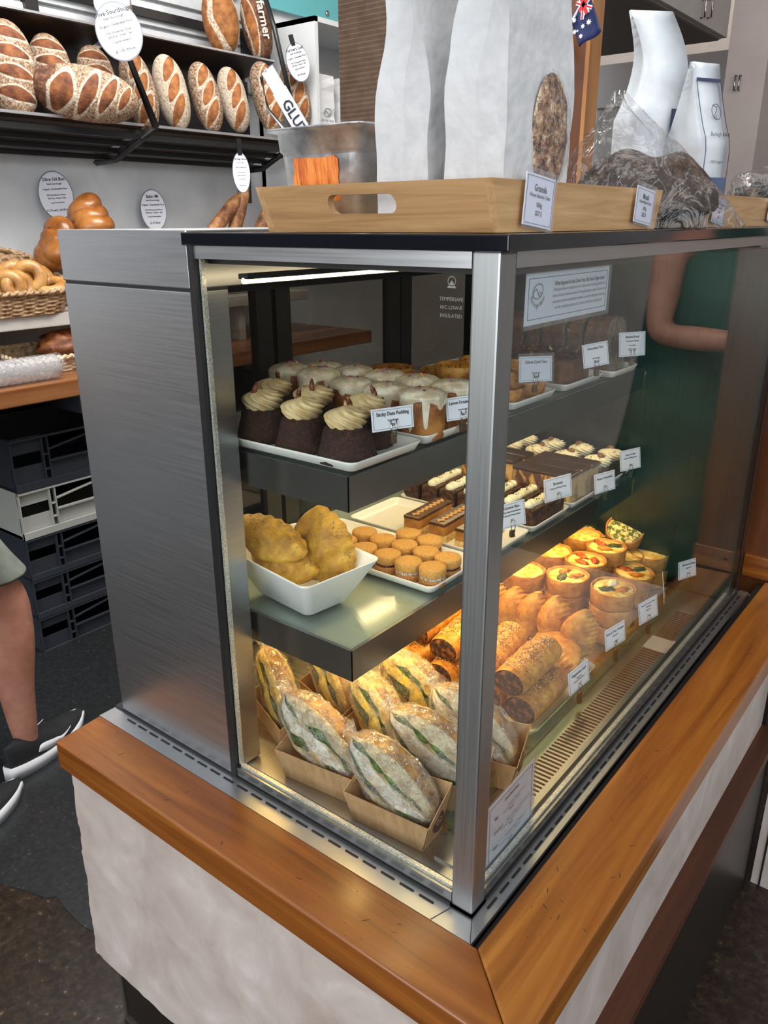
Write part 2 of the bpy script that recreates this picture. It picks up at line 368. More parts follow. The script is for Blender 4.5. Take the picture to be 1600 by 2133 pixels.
# slotted steel surround
def surround():
    m = MB()
    m.box((-.712, -.0325, -.006), (.019, 0, -.0005)); m.box((.0, .0, -.006), (.019, 1.12, -.0005))
    return m
m = surround()
x = -.665
while x < -.05:
    m.prism(rrect(.022, .0032, .0015, 3, x+.011, -.0105), -.0006, .0002, 1); x += .0298
y = .022
while y < 1.07:
    m.prism(rrect(.0032, .022, .0015, 3, .0085, y+.011), -.0006, .0002, 1); y += .0298
for a, c in (((-.037, -.0325), (-.0275, -.004)), ((.0186, -.0325), (.002, -.003))):
    d = Vector((c[0]-a[0], c[1]-a[1], 0)).normalized(); nn = Vector((-d.y, d.x, 0))*.0004
    m.add([(a[0]-nn.x, a[1]-nn.y, .0001), (a[0]+nn.x, a[1]+nn.y, .0001), (c[0]+nn.x, c[1]+nn.y, .0001), (c[0]-nn.x, c[1]-nn.y, .0001)], [(0, 1, 2, 3)], 1)
pc(m, 'steel_surround', [STL, BLK])
# stone return at the far end, timber end panel
rc = thing('counter_return', 'stone clad counter return at the far end of the long ledge', 'counter', (.4, 1.06, FZ))
pc(MB().box((.149, 1.001, FZ), (.9, 1.16, -.06)), 'body', STONE, None, rc)
pc(MB().box((.165, .998, FZ), (.169, 1.001, -.06)), 'tile_joint', BLK, None, rc)
ep = thing('timber_end_panel', 'dark red timber panel standing at the far end of the display case', 'panel', (.15, 1.23, -.05))
pc(MB().box((-.30, 1.222, -.05), (.125, 1.25, .72), bev=.002), 'panel', WOODZ, None, ep)
pc(MB().box((-.02, 1.205, -.0), (.125, 1.222, .052), bev=.002), 'skirting', WOODX, None, ep)
pc(MB().lathe([(.0035, 0), (.0035, .003), (.001, .004)], 10, T=Matrix.Translation((.052, 1.205, .030)) @ Matrix.Rotation(R(90), 4, 'X')), 'screw', BLK, None, ep)

# ---------------------------------------------------------------- display case
dc = thing('display_case', 'square stainless steel and glass bakery display case with two lit shelves', 'display case', (-.3, .5, 0))
def dcp(mb, name, mat, lab=None): return pc(mb, name, mat, lab, dc)
GL = clear('case_glass', (.96, .98, .97), 1.40)
GL2 = clear('shelf_glass', (.90, .95, .93), 1.45, rough=.10)
dcp(MB().box((-.029, 0, -.001), (0, .029, .7495), bev=.0022), 'corner_post', STV)
dcp(MB().box((-.409, .0005, .735), (-.0295, .012, .7495)), 'top_rail', STL)
dcp(MB().box((-.012, .0295, .735), (-.0005, 1.088, .7495)), 'top_rail', STL)
dcp(MB().box((-.409, .0006, .0035), (-.0295, .013, .019)), 'bottom_rail', STD)
dcp(MB().box((-.013, .0295, .0035), (-.0006, 1.088, .019)), 'bottom_rail', STD)
SPC = noisy('glazing_spacer', [(.45, (.55, .53, .48)), (.6, (.95, .93, .85))], 600, .35, 0, metal=.6)
dcp(MB().box((-.408, .006, .019), (-.03, .012, .0225)).box((-.408, .006, .019), (-.4045, .012, .735)), 'glazing_spacer', SPC)
dcp(MB().box((-.012, .03, .019), (-.006, 1.086, .0225)).box((-.012, 1.083, .019), (-.006, 1.087, .735)), 'glazing_spacer', SPC)
dcp(MB().box((-.409, .003, .019), (-.030, .0055, .735)), 'side_glass', GL)
dcp(MB().box((-.0055, .030, .019), (-.003, 1.088, .735)), 'front_glass', GL)
dcp(MB().box((-.712, -.0015, -.0004), (.0015, .03, .003)).box((-.03, -.0015, -.0004), (.0015, 1.10, .003)).box((-.4195, -.0012, .0), (-.409, .010, .752)).box((-.0007, 1.088, 0), (.001, 1.094, .75)), 'gasket', BLK)
dcp(MB().box((-.425, -.004, .7495), (.0095, 1.10, .764), bev=.0015), 'top_slab', BLG)
dcp(MB().box((-.6925, 0, .003), (-.4195, .058, .6965), bev=.0015), 'side_panel', ST)
dcp(MB().box((-.6925, -.0005, .7000), (-.4195, 1.10, .7665), bev=.0015), 'header_panel', ST)
dcp(MB().box((-.691, .002, .696), (-.42, .058, .7005)), 'seam', BLK)
dcp(MB().box((-.6925, 1.036, .003), (-.002, 1.086, .735)), 'end_wall', steel('end_wall_steel', (.05, .065, .06), .28, axis=2))
dcp(MB().box((-.4085, .03, .0), (-.4075, .031, .001)), 'foot', STD)
# base trays
DECK = .004
dcp(MB().box((-.66, .006, -.02), (-.006, 1.036, 0)), 'base_pan', STY)
dcp(MB().box((-.62, .088, 0), (-.0945, 1.034, DECK)), 'deck', steel('deck_steel', (.55, .54, .50), .24, axis=0))
m = MB().box((-.088, .05, 0), (-.028, 1.03, .0035)); y = .095
while y < .93:
    m.prism(rrect(.036, .0038, .0018, 3, -.056, y), .0032, .0040, 1); y += .0092
dcp(m, 'air_grille', [STY, flat('slot_brown', (.035, .022, .012), .6)])
gs = clear('deck_glass', (.75, .9, .82), 1.5, haze=.03, hazecol=(.35, .6, .5))
gp = [(-.100, .1005), (-.0935, .1005), (-.0915, .104), (-.0915, 1.03)]
m = MB()
for i in range(len(gp)-1):
    a, c = Vector((*gp[i], 0)), Vector((*gp[i+1], 0)); d = (c-a).normalized(); nn = Vector((-d.y, d.x, 0))*.002
    m.add([tuple(a-nn+Vector((0, 0, .004))), tuple(c-nn+Vector((0, 0, .004))), tuple(c+nn+Vector((0, 0, .004))), tuple(a+nn+Vector((0, 0, .004))),
           tuple(a-nn+Vector((0, 0, .036))), tuple(c-nn+Vector((0, 0, .036))), tuple(c+nn+Vector((0, 0, .036))), tuple(a+nn+Vector((0, 0, .036)))],
          [(0, 3, 2, 1), (4, 5, 6, 7), (0, 1, 5, 4), (1, 2, 6, 5), (2, 3, 7, 6), (3, 0, 4, 7)])
dcp(m, 'low_glass_guard', gs)
# rear sliding doors
m = MB()
for y0 in (.06, .30, .345, .66, .70, 1.0): m.box((-.648, y0, .03), (-.63, y0+.035, .70))
m.box((-.65, .06, .67), (-.628, 1.035, .70)).box((-.65, .06, .0), (-.628, 1.035, .03))
dcp(m, 'rear_door_frame', DRK)
dcp(MB().box((-.642, .06, .03), (-.639, 1.035, .67)), 'rear_door_glass', clear('smoked_glass', (.42, .40, .37), 1.45))
dcp(MB().box((-.6925, .058, .0), (-.655, 1.036, .02)), 'rear_sill', ST)
# shelves
WARM = [emis('led_warm_top', (1, .78, .48), 4.2), emis('led_amber', (1, .62, .20), 12), emis('led_gold', (1, .76, .40), 6)]
for k, zt in enumerate((.485, .245)):
    sh = dcp(MB().box((-.62, .065, zt-.046), (-.235, .0665, zt)).box((-.2365, .065, zt-.046), (-.235, 1.030, zt)).box((-.24, .0668, zt-.002), (-.2366, 1.03, zt)).box((-.62, .0668, zt-.002), (-.24, .070, zt)), 'shelf_frame', STD, 'upper steel shelf frame' if k == 0 else 'lower steel shelf frame')
    MB().box((-.62, .068, zt-.012), (-.238, 1.030, zt-.004)).build('shelf_plate', steel('shelf_plate_steel', (.66, .65, .61), .5, axis=0, metal=.55), sh)
    MB().box((-.62, .072, zt-.0035), (-.2415, 1.029, zt+.0025), bev=.0008).build('glass_shelf', GL2, sh)
    MB().box((-.290, .075, zt-.020), (-.255, 1.02, zt-.0145)).build('led_strip', WARM[1] if k else WARM[2], sh)
    m = MB().box((-.57, .075, zt-.020), (-.54, 1.02, zt-.0145))
    m.build('led_strip', WARM[1] if k else WARM[2], sh)
v = U(760, 572, 0, -.36)
dcp(MB().tube([(-.36, .03, v.z+.004), (-.36, 1.0, v.z+.004)], .0035, 10), 'lamp_tube', WARM[0])
dcp(MB().box((-.368, .03, v.z+.006), (-.352, 1.0, v.z+.012)), 'lamp_holder', DRK)
dcp(MB().box((-.62, .03, .728), (-.012, 1.034, .7345)), 'roof_lining', flat('roof_lining', (.05, .045, .04), .5))
# etched maker's mark low on the glass
v0, v1 = U(918, 622, 1, .0028), U(964, 641, 1, .0028)
ET = flat('etched_mark', (.20, .20, .18), .6)
cx = (v0.x+v1.x)/2
text_mesh([('TEMPERSAFE', .0047, 0, 0), ('H/C LOW-E', .0047, 0, -.0075), ('INSULATED', .0047, 0, -.015)], ET, dc, 'etched_mark', Matrix.Translation((cx+.3, .0026-.5, v0.z)))
m = MB(); zz = v0.z+.016
for k in range(12):
    a, c = R(30*k), R(30*k+30); q = .0045
    m.add([(cx+q*math.cos(a), .0022, zz+q*math.sin(a)), (cx+q*math.cos(c), .0022, zz+q*math.sin(c)), (cx+.86*q*math.cos(c), .0022, zz+.86*q*math.sin(c)), (cx+.86*q*math.cos(a), .0022, zz+.86*q*math.sin(a))], [(0, 1, 2, 3)])
m.add([(cx-.005, .0022, zz-.006), (cx+.005, .0022, zz-.006), (cx, .0022, zz+.001)], [(0, 1, 2)])
dcp(m, 'etched_mark', ET)
# ---------------------------------------------------------------- trays
def tray_mesh(w, d, h=.014, t=.003, r=.012):
    """rounded tray, origin at the centre of its base: w along x, d along y"""
    m = MB(); rows = []
    for (k, z, rr) in ((-.010, 0, r*.7), (-.006, .0015, r*.8), (-.001, h-.003, r), (0, h, r), (-t*.7, h, r), (-t-.001, h-.003, r*.9), (-.013, .004, r*.6), (-.017, .0032, r*.5)):
        rows.append([(x, y, z) for x, y in rrect(w+2*k, d+2*k, rr, 5)])
    m.grid(rows, closed=True, capa=True, capb=True)
    return m
def tray(x0, x1, y0, y1, z, label, group=None, h=.014):
    o = tray_mesh(abs(x1-x0), abs(y1-y0), h).build('serving_tray', MEL, None, ((x0+x1)/2, (y0+y1)/2, z))
    return tag(o, label, 'tray', group)
ZT, ZM, ZB = .488, .248, DECK           # tops of the two glass shelves and of the base deck
TG = 'white trays on the case shelves'
tray(-.53, -.228, .066, .214, ZT, 'white tray of sticky date puddings, nearest the side glass on the top shelf', TG)
tray(-.54, -.232, .224, .372, ZT, 'white tray under the iced lemon cakes', TG)
tray(-.60, -.240, .478, .632, ZT, 'white tray of orange tarts behind the citrus curd tag', TG)
tray(-.56, -.240, .665, .832, ZT, 'white tray under the chocolate tart, top shelf', TG)
tray(-.56, -.225, .842, .968, ZT, 'white tray under the wrapped banana bread', TG)
tray(-.55, -.240, .256, .402, ZM, 'white tray of jam sandwich biscuits on the lower shelf', TG)
tray(-.54, -.238, .414, .560, ZM, 'white tray with three caramel slices', TG)
tray(-.54, -.238, .570, .720, ZM, 'white tray under the cream striped brownies', TG)
tray(-.54, -.238, .730, .880, ZM, 'white tray under the burnt cheesecake slices', TG)
tray(-.54, -.240, .890, 1.024, ZM, 'white tray under the walnut topped carrot cakes', TG)
tray(-.42, -.100, .345, .505, ZB, 'white tray under the seeded vegetarian rolls', TG)
tray(-.42, -.108, .515, .60, ZB, 'white tray under the kale and feta pastries', TG)

# ---------------------------------------------------------------- tags on clips
CHR = flat('clip_chrome', (.45, .42, .38), .2, 1)
BRZ = flat('clip_bronze', (.10, .065, .035), .35, .6)
def card(name, label, loc, face, w, h, lines, tilt=8, roll=0, clip=True, cat='price tag', group='price tags on clips', ink=None, frame=True, sq=1, clr=False, legs=.018, mat=None):
    """card standing with its lower edge at loc; face = compass angle its front looks to (0 = +x, -90 = towards the side glass)"""
    t = thing(name, label, cat, loc, (R(-tilt), R(roll), R(face+90)), group)
    m = MB(); m.box((-w/2, 0, 0), (w/2, .0008, h)); m.build('card', mat or PAPER, t)
    if frame:
        m = MB(); q = .0022*w/.06; k = .00035*max(1, w/.07)
        for (a, b) in (((-w/2+q, -.0004, q), (w/2-q, -.0001, q+k)), ((-w/2+q, -.0004, h-q-k), (w/2-q, -.0001, h-q)), ((-w/2+q, -.0004, q), (-w/2+q+k, -.0001, h-q)), ((w/2-q-k, -.0004, q), (w/2-q, -.0001, h-q))): m.box(a, b)
        m.build('border', NAVY, t)
    if lines: text_mesh(lines, ink or INK, t, 'lettering', bold=True)
    if clr:
        k = .003; MB().box((-w/2-k, -.0012, -k), (w/2+k, -.0006, h+k*1.6)).build('plastic_sleeve', clear('sleeve', (.97, .98, 1), 1.45, haze=.05), t)
    if clip:
        jw = MB().box((-.0045, -.001, -legs*.5), (.0045, .0035, -legs*.28), bev=.0008).box((-.004, .000, -legs*.98), (.004, .006, -legs*.5), bev=.0008).build('clip_jaw', BRZ, t)
        for s in (-1, 1):
            MB().tube([(s*.004, -.0018, .012), (s*.004, -.0022, .001), (s*.003, .0005, -.008), (s*.0025, .003, -legs)], .0007, 6).build('clip_prong', CHR, jw)
    return t
def at(px, py, x): v = U(px, py, 0, x); return (v.x, v.y, v.z)

card('price_tag', 'tag reading Sticky Date Pudding on the first tray', at(820, 895, -.222), -22, .060, .028, [('Sticky Date Pudding', .0066, 0, .0205, .88), ('Sourdough', .0036, 0, .0125), ('$8', .0046, 0, .0065)])
card('price_tag', 'tag reading Lemon Drizzle, half hidden by the corner post', at(965, 873, -.222), -20, .056, .032, [('Lemon Drizzle Cake', .0062, 0, .024, .9), ('Sourdough', .0036, 0, .014), ('$8', .0046, 0, .007)])
card('price_tag', 'tag reading Citrus Curd Tart on the top shelf', at(1116, 795, -.225), -28, .062, .040, [('Citrus Curd Tart', .0066, 0, .031, .9), ('Sourdough', .0036, 0, .014), ('$8', .005, 0, .007)], roll=2, clr=True)
card('price_tag', 'tag reading Chocolate Tart on the top shelf', at(1243, 763, -.222), -30, .055, .042, [('Chocolate Tart', .0062, 0, .033, .9), ('Sourdough', .0036, 0, .015), ('$8', .005, 0, .008)], roll=-6)
card('price_tag', 'tag reading Banana Bread at the far end of the top shelf', at(1317, 742, -.212), -30, .062, .046, [('Banana Bread', .0066, 0, .037, .9), ('Toasted w/ Butter', .0042, 0, .029), ('Sourdough', .0036, 0, .021), ('$7 | $16', .0055, 0, .013)])
card('price_tag', 'tag reading Caramel Slice on the lower shelf', at(1068, 1098, -.222), -22, .056, .042, [('Caramel Slice', .0066, 0, .034, .9), ('Plant Based Ingredients', .004, 0, .027), ('Cultured Wheat Flour', .004, 0, .021), ('$7', .0055, 0, .012)], roll=-2)
card('price_tag', 'tag reading Brownie on the lower shelf', at(1164, 1040, -.225), -20, .066, .042, [('Brownie', .0075, 0, .030, .9), ('Cultured Wheat Flour', .0044, 0, .022), ('$7', .0055, 0, .011)], roll=-2)
card('price_tag', 'tag reading Basque Cheesecake on the lower shelf', at(1261, 1024, -.222), -20, .058, .040, [('Basque Cheesecake', .0060, 0, .029, .9), ('$9', .0055, 0, .011)], roll=-2)
card('price_tag', 'tag reading Carrot Cake at the far end of the lower shelf', at(1314, 978, -.222), -26, .056, .044, [('Carrot Cake', .0060, 0, .033, .9), ('Cultured Wheat Flour', .004, 0, .026), ('$8', .0055, 0, .010)], roll=-3)
def atz(px, py, z): v = U(px, py, 2, z); return (v.x, v.y, z)
card('price_tag', 'tag reading Vegetarian Roll beside the seeded rolls', atz(1208, 1433, .044), -6, .062, .040, [('Vegetarian Roll', .0078, 0, .030, .9), ('Vegetarian', .004, 0, .022), ('Cultured Wheat Flour', .0036, 0, .017), ('$8', .0055, 0, .008)], roll=-3, legs=.03)
card('price_tag', 'tag reading Kale and Feta Triangle at the foot of the stacked quiches', atz(1283, 1345, .046), -12, .060, .040, [('Kale & Feta Triangle', .0070, 0, .030, .9), ('Vegetarian', .004, 0, .022), ('$8', .0065, 0, .008)], roll=-3, legs=.032)
card('price_tag', 'tag reading Pumpkin and Goats Cheese Quiche by the low glass guard', atz(1352, 1292, .046), -14, .060, .044, [('Pumpkin & Goats Cheese', .0050, 0, .036, .85), ('Quiche', .005, 0, .030), ('Vegetarian', .0036, 0, .023), ('$10', .0055, 0, .010)], roll=-4, legs=.03)
card('price_tag', 'tag reading Smoked Bacon Quiche, turned edge on behind the pumpkin one', atz(1383, 1245, .046), 22, .056, .046, [('Smoked Bacon Quiche', .0050, 0, .036, .85), ('$10', .0055, 0, .010)], roll=-4, legs=.03)
card('price_tag', 'tag reading Mushroom Quiche, farthest back on the base deck', atz(1434, 1203, .046), -22, .062, .040, [('Mushroom Quiche', .0060, 0, .031, .85), ('Vegetarian', .004, 0, .023), ('$10', .0055, 0, .010)], roll=0, legs=.03)

# ---------------------------------------------------------------- logo: oval with a wave, name in an arc beneath
def logo_mesh(m, s, T=None, mi=0, th=.055, arc=True):
    n = 40
    def ring(fn, w0):
        pts = [Vector(fn(i/n)) for i in range(n+1)]
        for i in range(n):
            a, b = pts[i], pts[i+1]; d = (b-a); d = Vector((-d.y, d.x)).normalized()*w0/2
            m.add([((a+d).x*s, -.0006, (a+d).y*s), ((b+d).x*s, -.0006, (b+d).y*s), ((b-d).x*s, -.0006, (b-d).y*s), ((a-d).x*s, -.0006, (a-d).y*s)], [(0, 3, 2, 1)], mi, T=T)
    ring(lambda t: (.62*math.cos(2*math.pi*t)+.1*math.sin(2*math.pi*t), .18+.42*math.sin(2*math.pi*t)), th)
    ring(lambda t: (-.60+1.0*t, .10+.22*math.sin(2*math.pi*t*.95-.5)), th)
    ring(lambda t: (.38+.12*math.cos(2.6+3.2*t), .12+.08*math.sin(2.6+3.2*t)), th)
def arc_text(word, size, rad, z0, mat, parent, spread, T0=None, off=.0007):
    mb = MB(); n = len(word)
    for i, ch in enumerate(word):
        if ch == ' ': continue
        a = -math.pi/2 + (i-(n-1)/2)*spread
        cu = bpy.data.curves.new('t', 'FONT'); cu.body = ch; cu.size = size; cu.align_x = 'CENTER'; cu.resolution_u = 2
        o = bpy.data.objects.new('t', cu); C.objects.link(o)
        me = bpy.data.meshes.new_from_object(o.evaluated_get(bpy.context.evaluated_depsgraph_get()))
        ca, sa = math.cos(a+math.pi/2), math.sin(a+math.pi/2)
        vs = []
        for v in me.vertices: vs.append((rad*math.cos(a)+v.co.x*ca-v.co.y*sa, -off, z0+rad*math.sin(a)+v.co.x*sa+v.co.y*ca))
        mb.add(vs, [tuple(p.vertices) for p in me.polygons], T=T0)
        bpy.data.objects.remove(o); bpy.data.curves.remove(cu); bpy.data.meshes.remove(me)
    return mb.build('lettering', mat, parent)

# ---------------------------------------------------------------- pastry materials
CHOC = noisy('dark_sponge', [(.0, (.010, .003, .0012)), (.5, (.030, .009, .0035)), (.85, (.058, .018, .007)), (1, (.11, .038, .015))], 230, .85, 1, 300, bdist=.002)
CREAM = noisy('warm_lit_cream', [(.3, (.62, .45, .22)), (.7, (.74, .58, .33))], 60, .42, .08, 120, Subsurface_Weight=.1)  # cream yellowed in its base colour to stand in for warm shelf light
CREAMW = noisy('white_cream', [(.3, (.74, .68, .50)), (.7, (.86, .80, .62))], 60, .42, .08, 120, Subsurface_Weight=.1)
DATE = noisy('dried_date', [(.3, (.06, .015, .006)), (.7, (.24, .07, .02))], 120, .25, .8, 200)
CAKE = noisy('golden_cake', [(.3, (.20, .065, .012)), (.55, (.36, .13, .025)), (.8, (.50, .21, .05))], 30, .6, .3, 150)
ICING = noisy('lemon_icing', [(.35, (.58, .48, .34)), (.6, (.78, .70, .54)), (.8, (.84, .79, .66))], 45, .25, .5, 60, bdist=.003)
PETAL = [flat('petal_pink', (.42, .05, .16), .6), flat('petal_gold', (.75, .38, .03), .6), flat('petal_violet', (.12, .04, .12), .6)]
BISC = noisy('biscuit', [(.0, (.46, .21, .045)), (.5, (.58, .30, .07)), (1, (.68, .40, .12))], 260, .75, .6, 400)
BISCB = noisy('biscuit_side', [(.0, (.25, .10, .025)), (.5, (.36, .155, .04)), (1, (.47, .23, .07))], 260, .7, .5, 240)
JAM = flat('jam', (.07, .012, .008), .2)
COCO = noisy('coconut', [(.35, (.18, .08, .05)), (.5, (.60, .52, .46)), (.7, (.80, .77, .72))], 400, .8, 1, 500)
CRUST = noisy('baked_crust', [(.0, (.24, .09, .018)), (.5, (.42, .19, .042)), (1, (.58, .31, .085))], 60, .55, .4, 130)
EGG = noisy('egg_filling', [(.3, (.66, .36, .05)), (.5, (.78, .58, .16)), (.72, (.84, .72, .36))], 70, .42, .6, 110)
EGGG = noisy('spinach_filling', [(.40, (.05, .09, .02)), (.48, (.16, .19, .05)), (.55, (.62, .54, .22)), (.75, (.72, .64, .34))], 90, .5, .5, 110)
TOM = noisy('tomato_topping', [(.3, (.28, .03, .01)), (.7, (.55, .12, .03))], 120, .3, .6, 160)
PUMP = noisy('pumpkin_topping', [(.3, (.36, .11, .01)), (.7, (.66, .26, .03))], 120, .35, .6, 160)
LEAF = noisy('cooked_leaf', [(.3, (.02, .04, .015)), (.7, (.09, .12, .04))], 120, .5, .6, 160)
PASTY = noisy('turmeric_pastry', [(.0, (.20, .09, .015)), (.4, (.34, .18, .018)), (.75, (.47, .27, .025)), (1, (.55, .36, .07))], 38, .5, .6, 220, dist=.1)
PUFF = noisy('puff_pastry', [(.0, (.26, .09, .010)), (.35, (.46, .19, .025)), (.7, (.62, .30, .045)), (1, (.74, .44, .11))], 55, .36, .7, 90, dist=.4)
MEAT = noisy('roll_filling', [(.3, (.02, .008, .004)), (.5, (.07, .025, .010)), (.7, (.16, .06, .02)), (.85, (.30, .10, .03))], 140, .5, 1, 200)
SEEDS = flat('dark_seed', (.018, .014, .012), .5); SEEDW = flat('pale_seed', (.72, .62, .42), .5)
CARA = noisy('caramel', [(.3, (.30, .12, .02)), (.7, (.46, .21, .045))], 30, .3, .1, 60)
SHORT = noisy('shortbread', [(.3, (.55, .33, .10)), (.7, (.72, .50, .20))], 150, .8, .8, 260)
GAN = noisy('chocolate_top', [(.3, (.055, .018, .006)), (.7, (.10, .034, .011))], 30, .22, .1, 60)
BURNT = noisy('burnt_top', [(.3, (.018, .006, .003)), (.7, (.05, .018, .008))], 30, .25, .3, 60)
CHEESE = noisy('cheesecake', [(.36, (.10, .035, .008)), (.46, (.46, .20, .03)), (.6, (.70, .42, .10)), (.8, (.78, .55, .20))], 26, .5, .25, 80, stretch=(1, 1, .6), dist=1.2)
NUT = noisy('walnut', [(.3, (.10, .04, .012)), (.7, (.34, .18, .07))], 160, .6, .9, 200)
FILM = clear('cling_film', (.985, .99, .99), 1.42, rough=.06, haze=.09, wrinkle=1, wscale=55, bd=.02, painted_glint=90)
FILM2 = clear('bag_film', (.93, .93, .94), 1.5, rough=.05, haze=.03, wrinkle=.8, wscale=16, bd=.012, painted_glint=14)
KRAFT = noisy('kraft_board', [(.3, (.40, .235, .11)), (.7, (.48, .30, .15))], 90, .75, .1, 200, stretch=(1, 1, .3))

def swirl(m, R0, H, z0, lobes=9, tw=1.7, mi=0, seed=0):
    rows = []; n = lobes*8; k = 22
    for i in range(k+1):
        t = i/k; rr = R0*(math.sin(math.pi*min(1, .10+.9*t))**.62 if t > .5 else 1.0*(.80+.20*math.sin(math.pi*t)))
        if t > .5: rr = R0*max(.03, math.cos((t-.5)*math.pi*.97))**.75
        z = z0+H*(t**.9)
        row = []
        for j in range(n):
            a = 2*math.pi*j/n; g = .5+.5*math.cos(lobes*(a+tw*t*1.15+seed))
            q = rr*(1-.30*(1-g**.75)*min(1, (1-t)*3))
            lean = .04*R0*math.sin(a+seed+t*2)*t
            row.append((q*math.cos(a)+lean, q*math.sin(a), z+.002*g*(1-t)+.0012*math.sin(2*a+seed)*t))
        rows.append(row)
    m.grid(rows, mi, True, True, True, True); return m

# ---- sticky date puddings
def pudding(seed):
    t = thing('sticky_date_pudding', '', 'cake')
    def fn(r, z, a, i):
        k = 1+.03*noise.noise(Vector((math.cos(a)*2, math.sin(a)*2, z*60+seed*9)))+.035*noise.noise(Vector((math.cos(a)*9, math.sin(a)*9, z*260+seed)))
        return r*k, z+.0008*noise.noise(Vector((a*3, r*90, seed)))
    MB().lathe([(.001, 0), (.0365, 0), (.0380, .002), (.0368, .007), (.0356, .012), (.0340, .017), (.0327, .022), (.0313, .027), (.0299, .032), (.0286, .037), (.0265, .041), (.018, .0425), (.001, .043)], 72, fn=fn).build('sponge', CHOC, t)
    swirl(MB(), .0285, .0265, .0405, 9, 1.8, seed=seed).build('cream_swirl', CREAM, t)
    m = MB(); random.seed(seed+3)
    tip = random.uniform(0, 6)
    rows = blob(8, 6, .0035, .0035, .011, .35, 3, seed)
    T = Matrix.Translation((.012*math.cos(tip), .012*math.sin(tip), .068)) @ Matrix.Rotation(random.uniform(.3, 1.1), 4, 'X') @ Matrix.Rotation(tip, 4, 'Z')
    m.grid(rows, closed=True, T=T); m.build('date_piece', DATE, t)
    return t
PG = 'sticky date puddings'
pud = [(.0, (720, 940)), (1, (622, 905)), (2, (540, 873)), (3, (655, 850)), (4, (770, 880)), (5, (583, 835))]
lab = ['sticky date pudding at the tray corner nearest the tag', 'sticky date pudding in the middle of the front row', 'sticky date pudding at the left end of the front row', 'sticky date pudding behind, with a tall date piece in its cream', 'sticky date pudding behind, next to the sticky date tag', 'sticky date pudding behind, second from the left and mostly hidden']
pos = [(-.272, .107), (-.352, .112), (-.432, .117), (-.395, .180), (-.300, .178), (-.478, .182)]
sp = Spawner(pudding(1)); sp2 = Spawner(pudding(4))
for i, p in enumerate(pos): (sp if i % 2 else sp2).put((*p, ZT+.0035), (0, 0, i*1.3), lab[i], PG, 1.02)

# ---- iced lemon cakes
def lemon(seed, r=.030, h=.060):
    t = thing('iced_lemon_cake', '', 'cake')
    MB().lathe([(.001, 0), (r*.90, 0), (r*.95, .003), (r*1.02, h*.6), (r*1.02, h*.8), (r*.9, h*.95), (r*.5, h), (.001, h*1.01)], 28).build('sponge', CAKE, t)
    random.seed(seed); dr = [random.random() for _ in range(9)]
    def drip(a):
        q = a/(2*math.pi)*9; i = int(q) % 9; f = q-int(q); w = max(0, 1-(abs(f-.5)*4.2)**2)**.35
        return w*(.006+.034*dr[i]**2)
    rows = []; n = 72
    for i in range(15):
        t_ = i/14; row = []
        for j in range(n):
            a = 2*math.pi*j/n
            if t_ < .55: rr = r*1.03*math.sin(t_/.55*math.pi/2)**.8+.0004; z = h*1.0+.010*math.cos(t_/.55*math.pi/2)-.004
            else:
                s_ = (t_-.55)/.45; rr = r*1.045; z = h-.004-s_*(.007+.004*math.sin(3*a+seed)+drip(a))
                if i == 14: rr = r*1.0
            k = 1+.02*noise.noise(Vector((math.cos(a)*3, math.sin(a)*3, z*90+seed)))
            row.append((rr*k*math.cos(a), rr*k*math.sin(a), z))
        rows.append(row)
    MB().grid(rows, closed=True, capa=True).build('icing', ICING, t)
    m = MB()
    for k in range(16):
        a = random.uniform(0, 6.3); q = random.uniform(0, .018); T = Matrix.Translation((q*math.cos(a), q*math.sin(a), h+.0075-q*q*9)) @ Matrix.Rotation(random.uniform(-.9, .9), 4, 'X') @ Matrix.Rotation(a*3, 4, 'Z')
        s = random.uniform(.0015, .004); m.add([(-s, 0, 0), (0, -s*.35, .0005), (s, 0, 0), (0, s*.35, .001)], [(0, 1, 2, 3)], k % 3, T=T)
    o = m.build('petals', PETAL, t); o['kind'] = 'stuff'
    return t
LG = 'iced lemon cakes on one tray'
pos = [(-.262, .258, 'iced lemon cake with one long icing drip, beside the lemon tag'), (-.326, .257, 'iced lemon cake in the front row, second from the lemon tag'), (-.392, .259, 'iced lemon cake in the front row behind the date puddings'),
       (-.460, .262, 'iced lemon cake with pink petals, front row behind the tall date piece'), (-.522, .262, 'iced lemon cake at the left end of the front row'),
       (-.262, .335, 'iced lemon cake at the back, half behind the lemon tag'), (-.325, .335, 'iced lemon cake at the back right, with a red petal'), (-.390, .337, 'iced lemon cake in the back row, third from the right'),
       (-.455, .338, 'iced lemon cake in the back row, fourth from the right with gold petals'), (-.520, .338, 'iced lemon cake at the left end of the back row')]
ls = [Spawner(lemon(s)) for s in (2, 5, 9)]
for i, (x, y, l) in enumerate(pos): ls[i % 3].put((x, y, ZT+.0035), (0, 0, 4.2+i*.9 if i else 4.4), l, LG, (1.06, 1.06, 1.04 if i != 4 and i != 3 else 1.15))

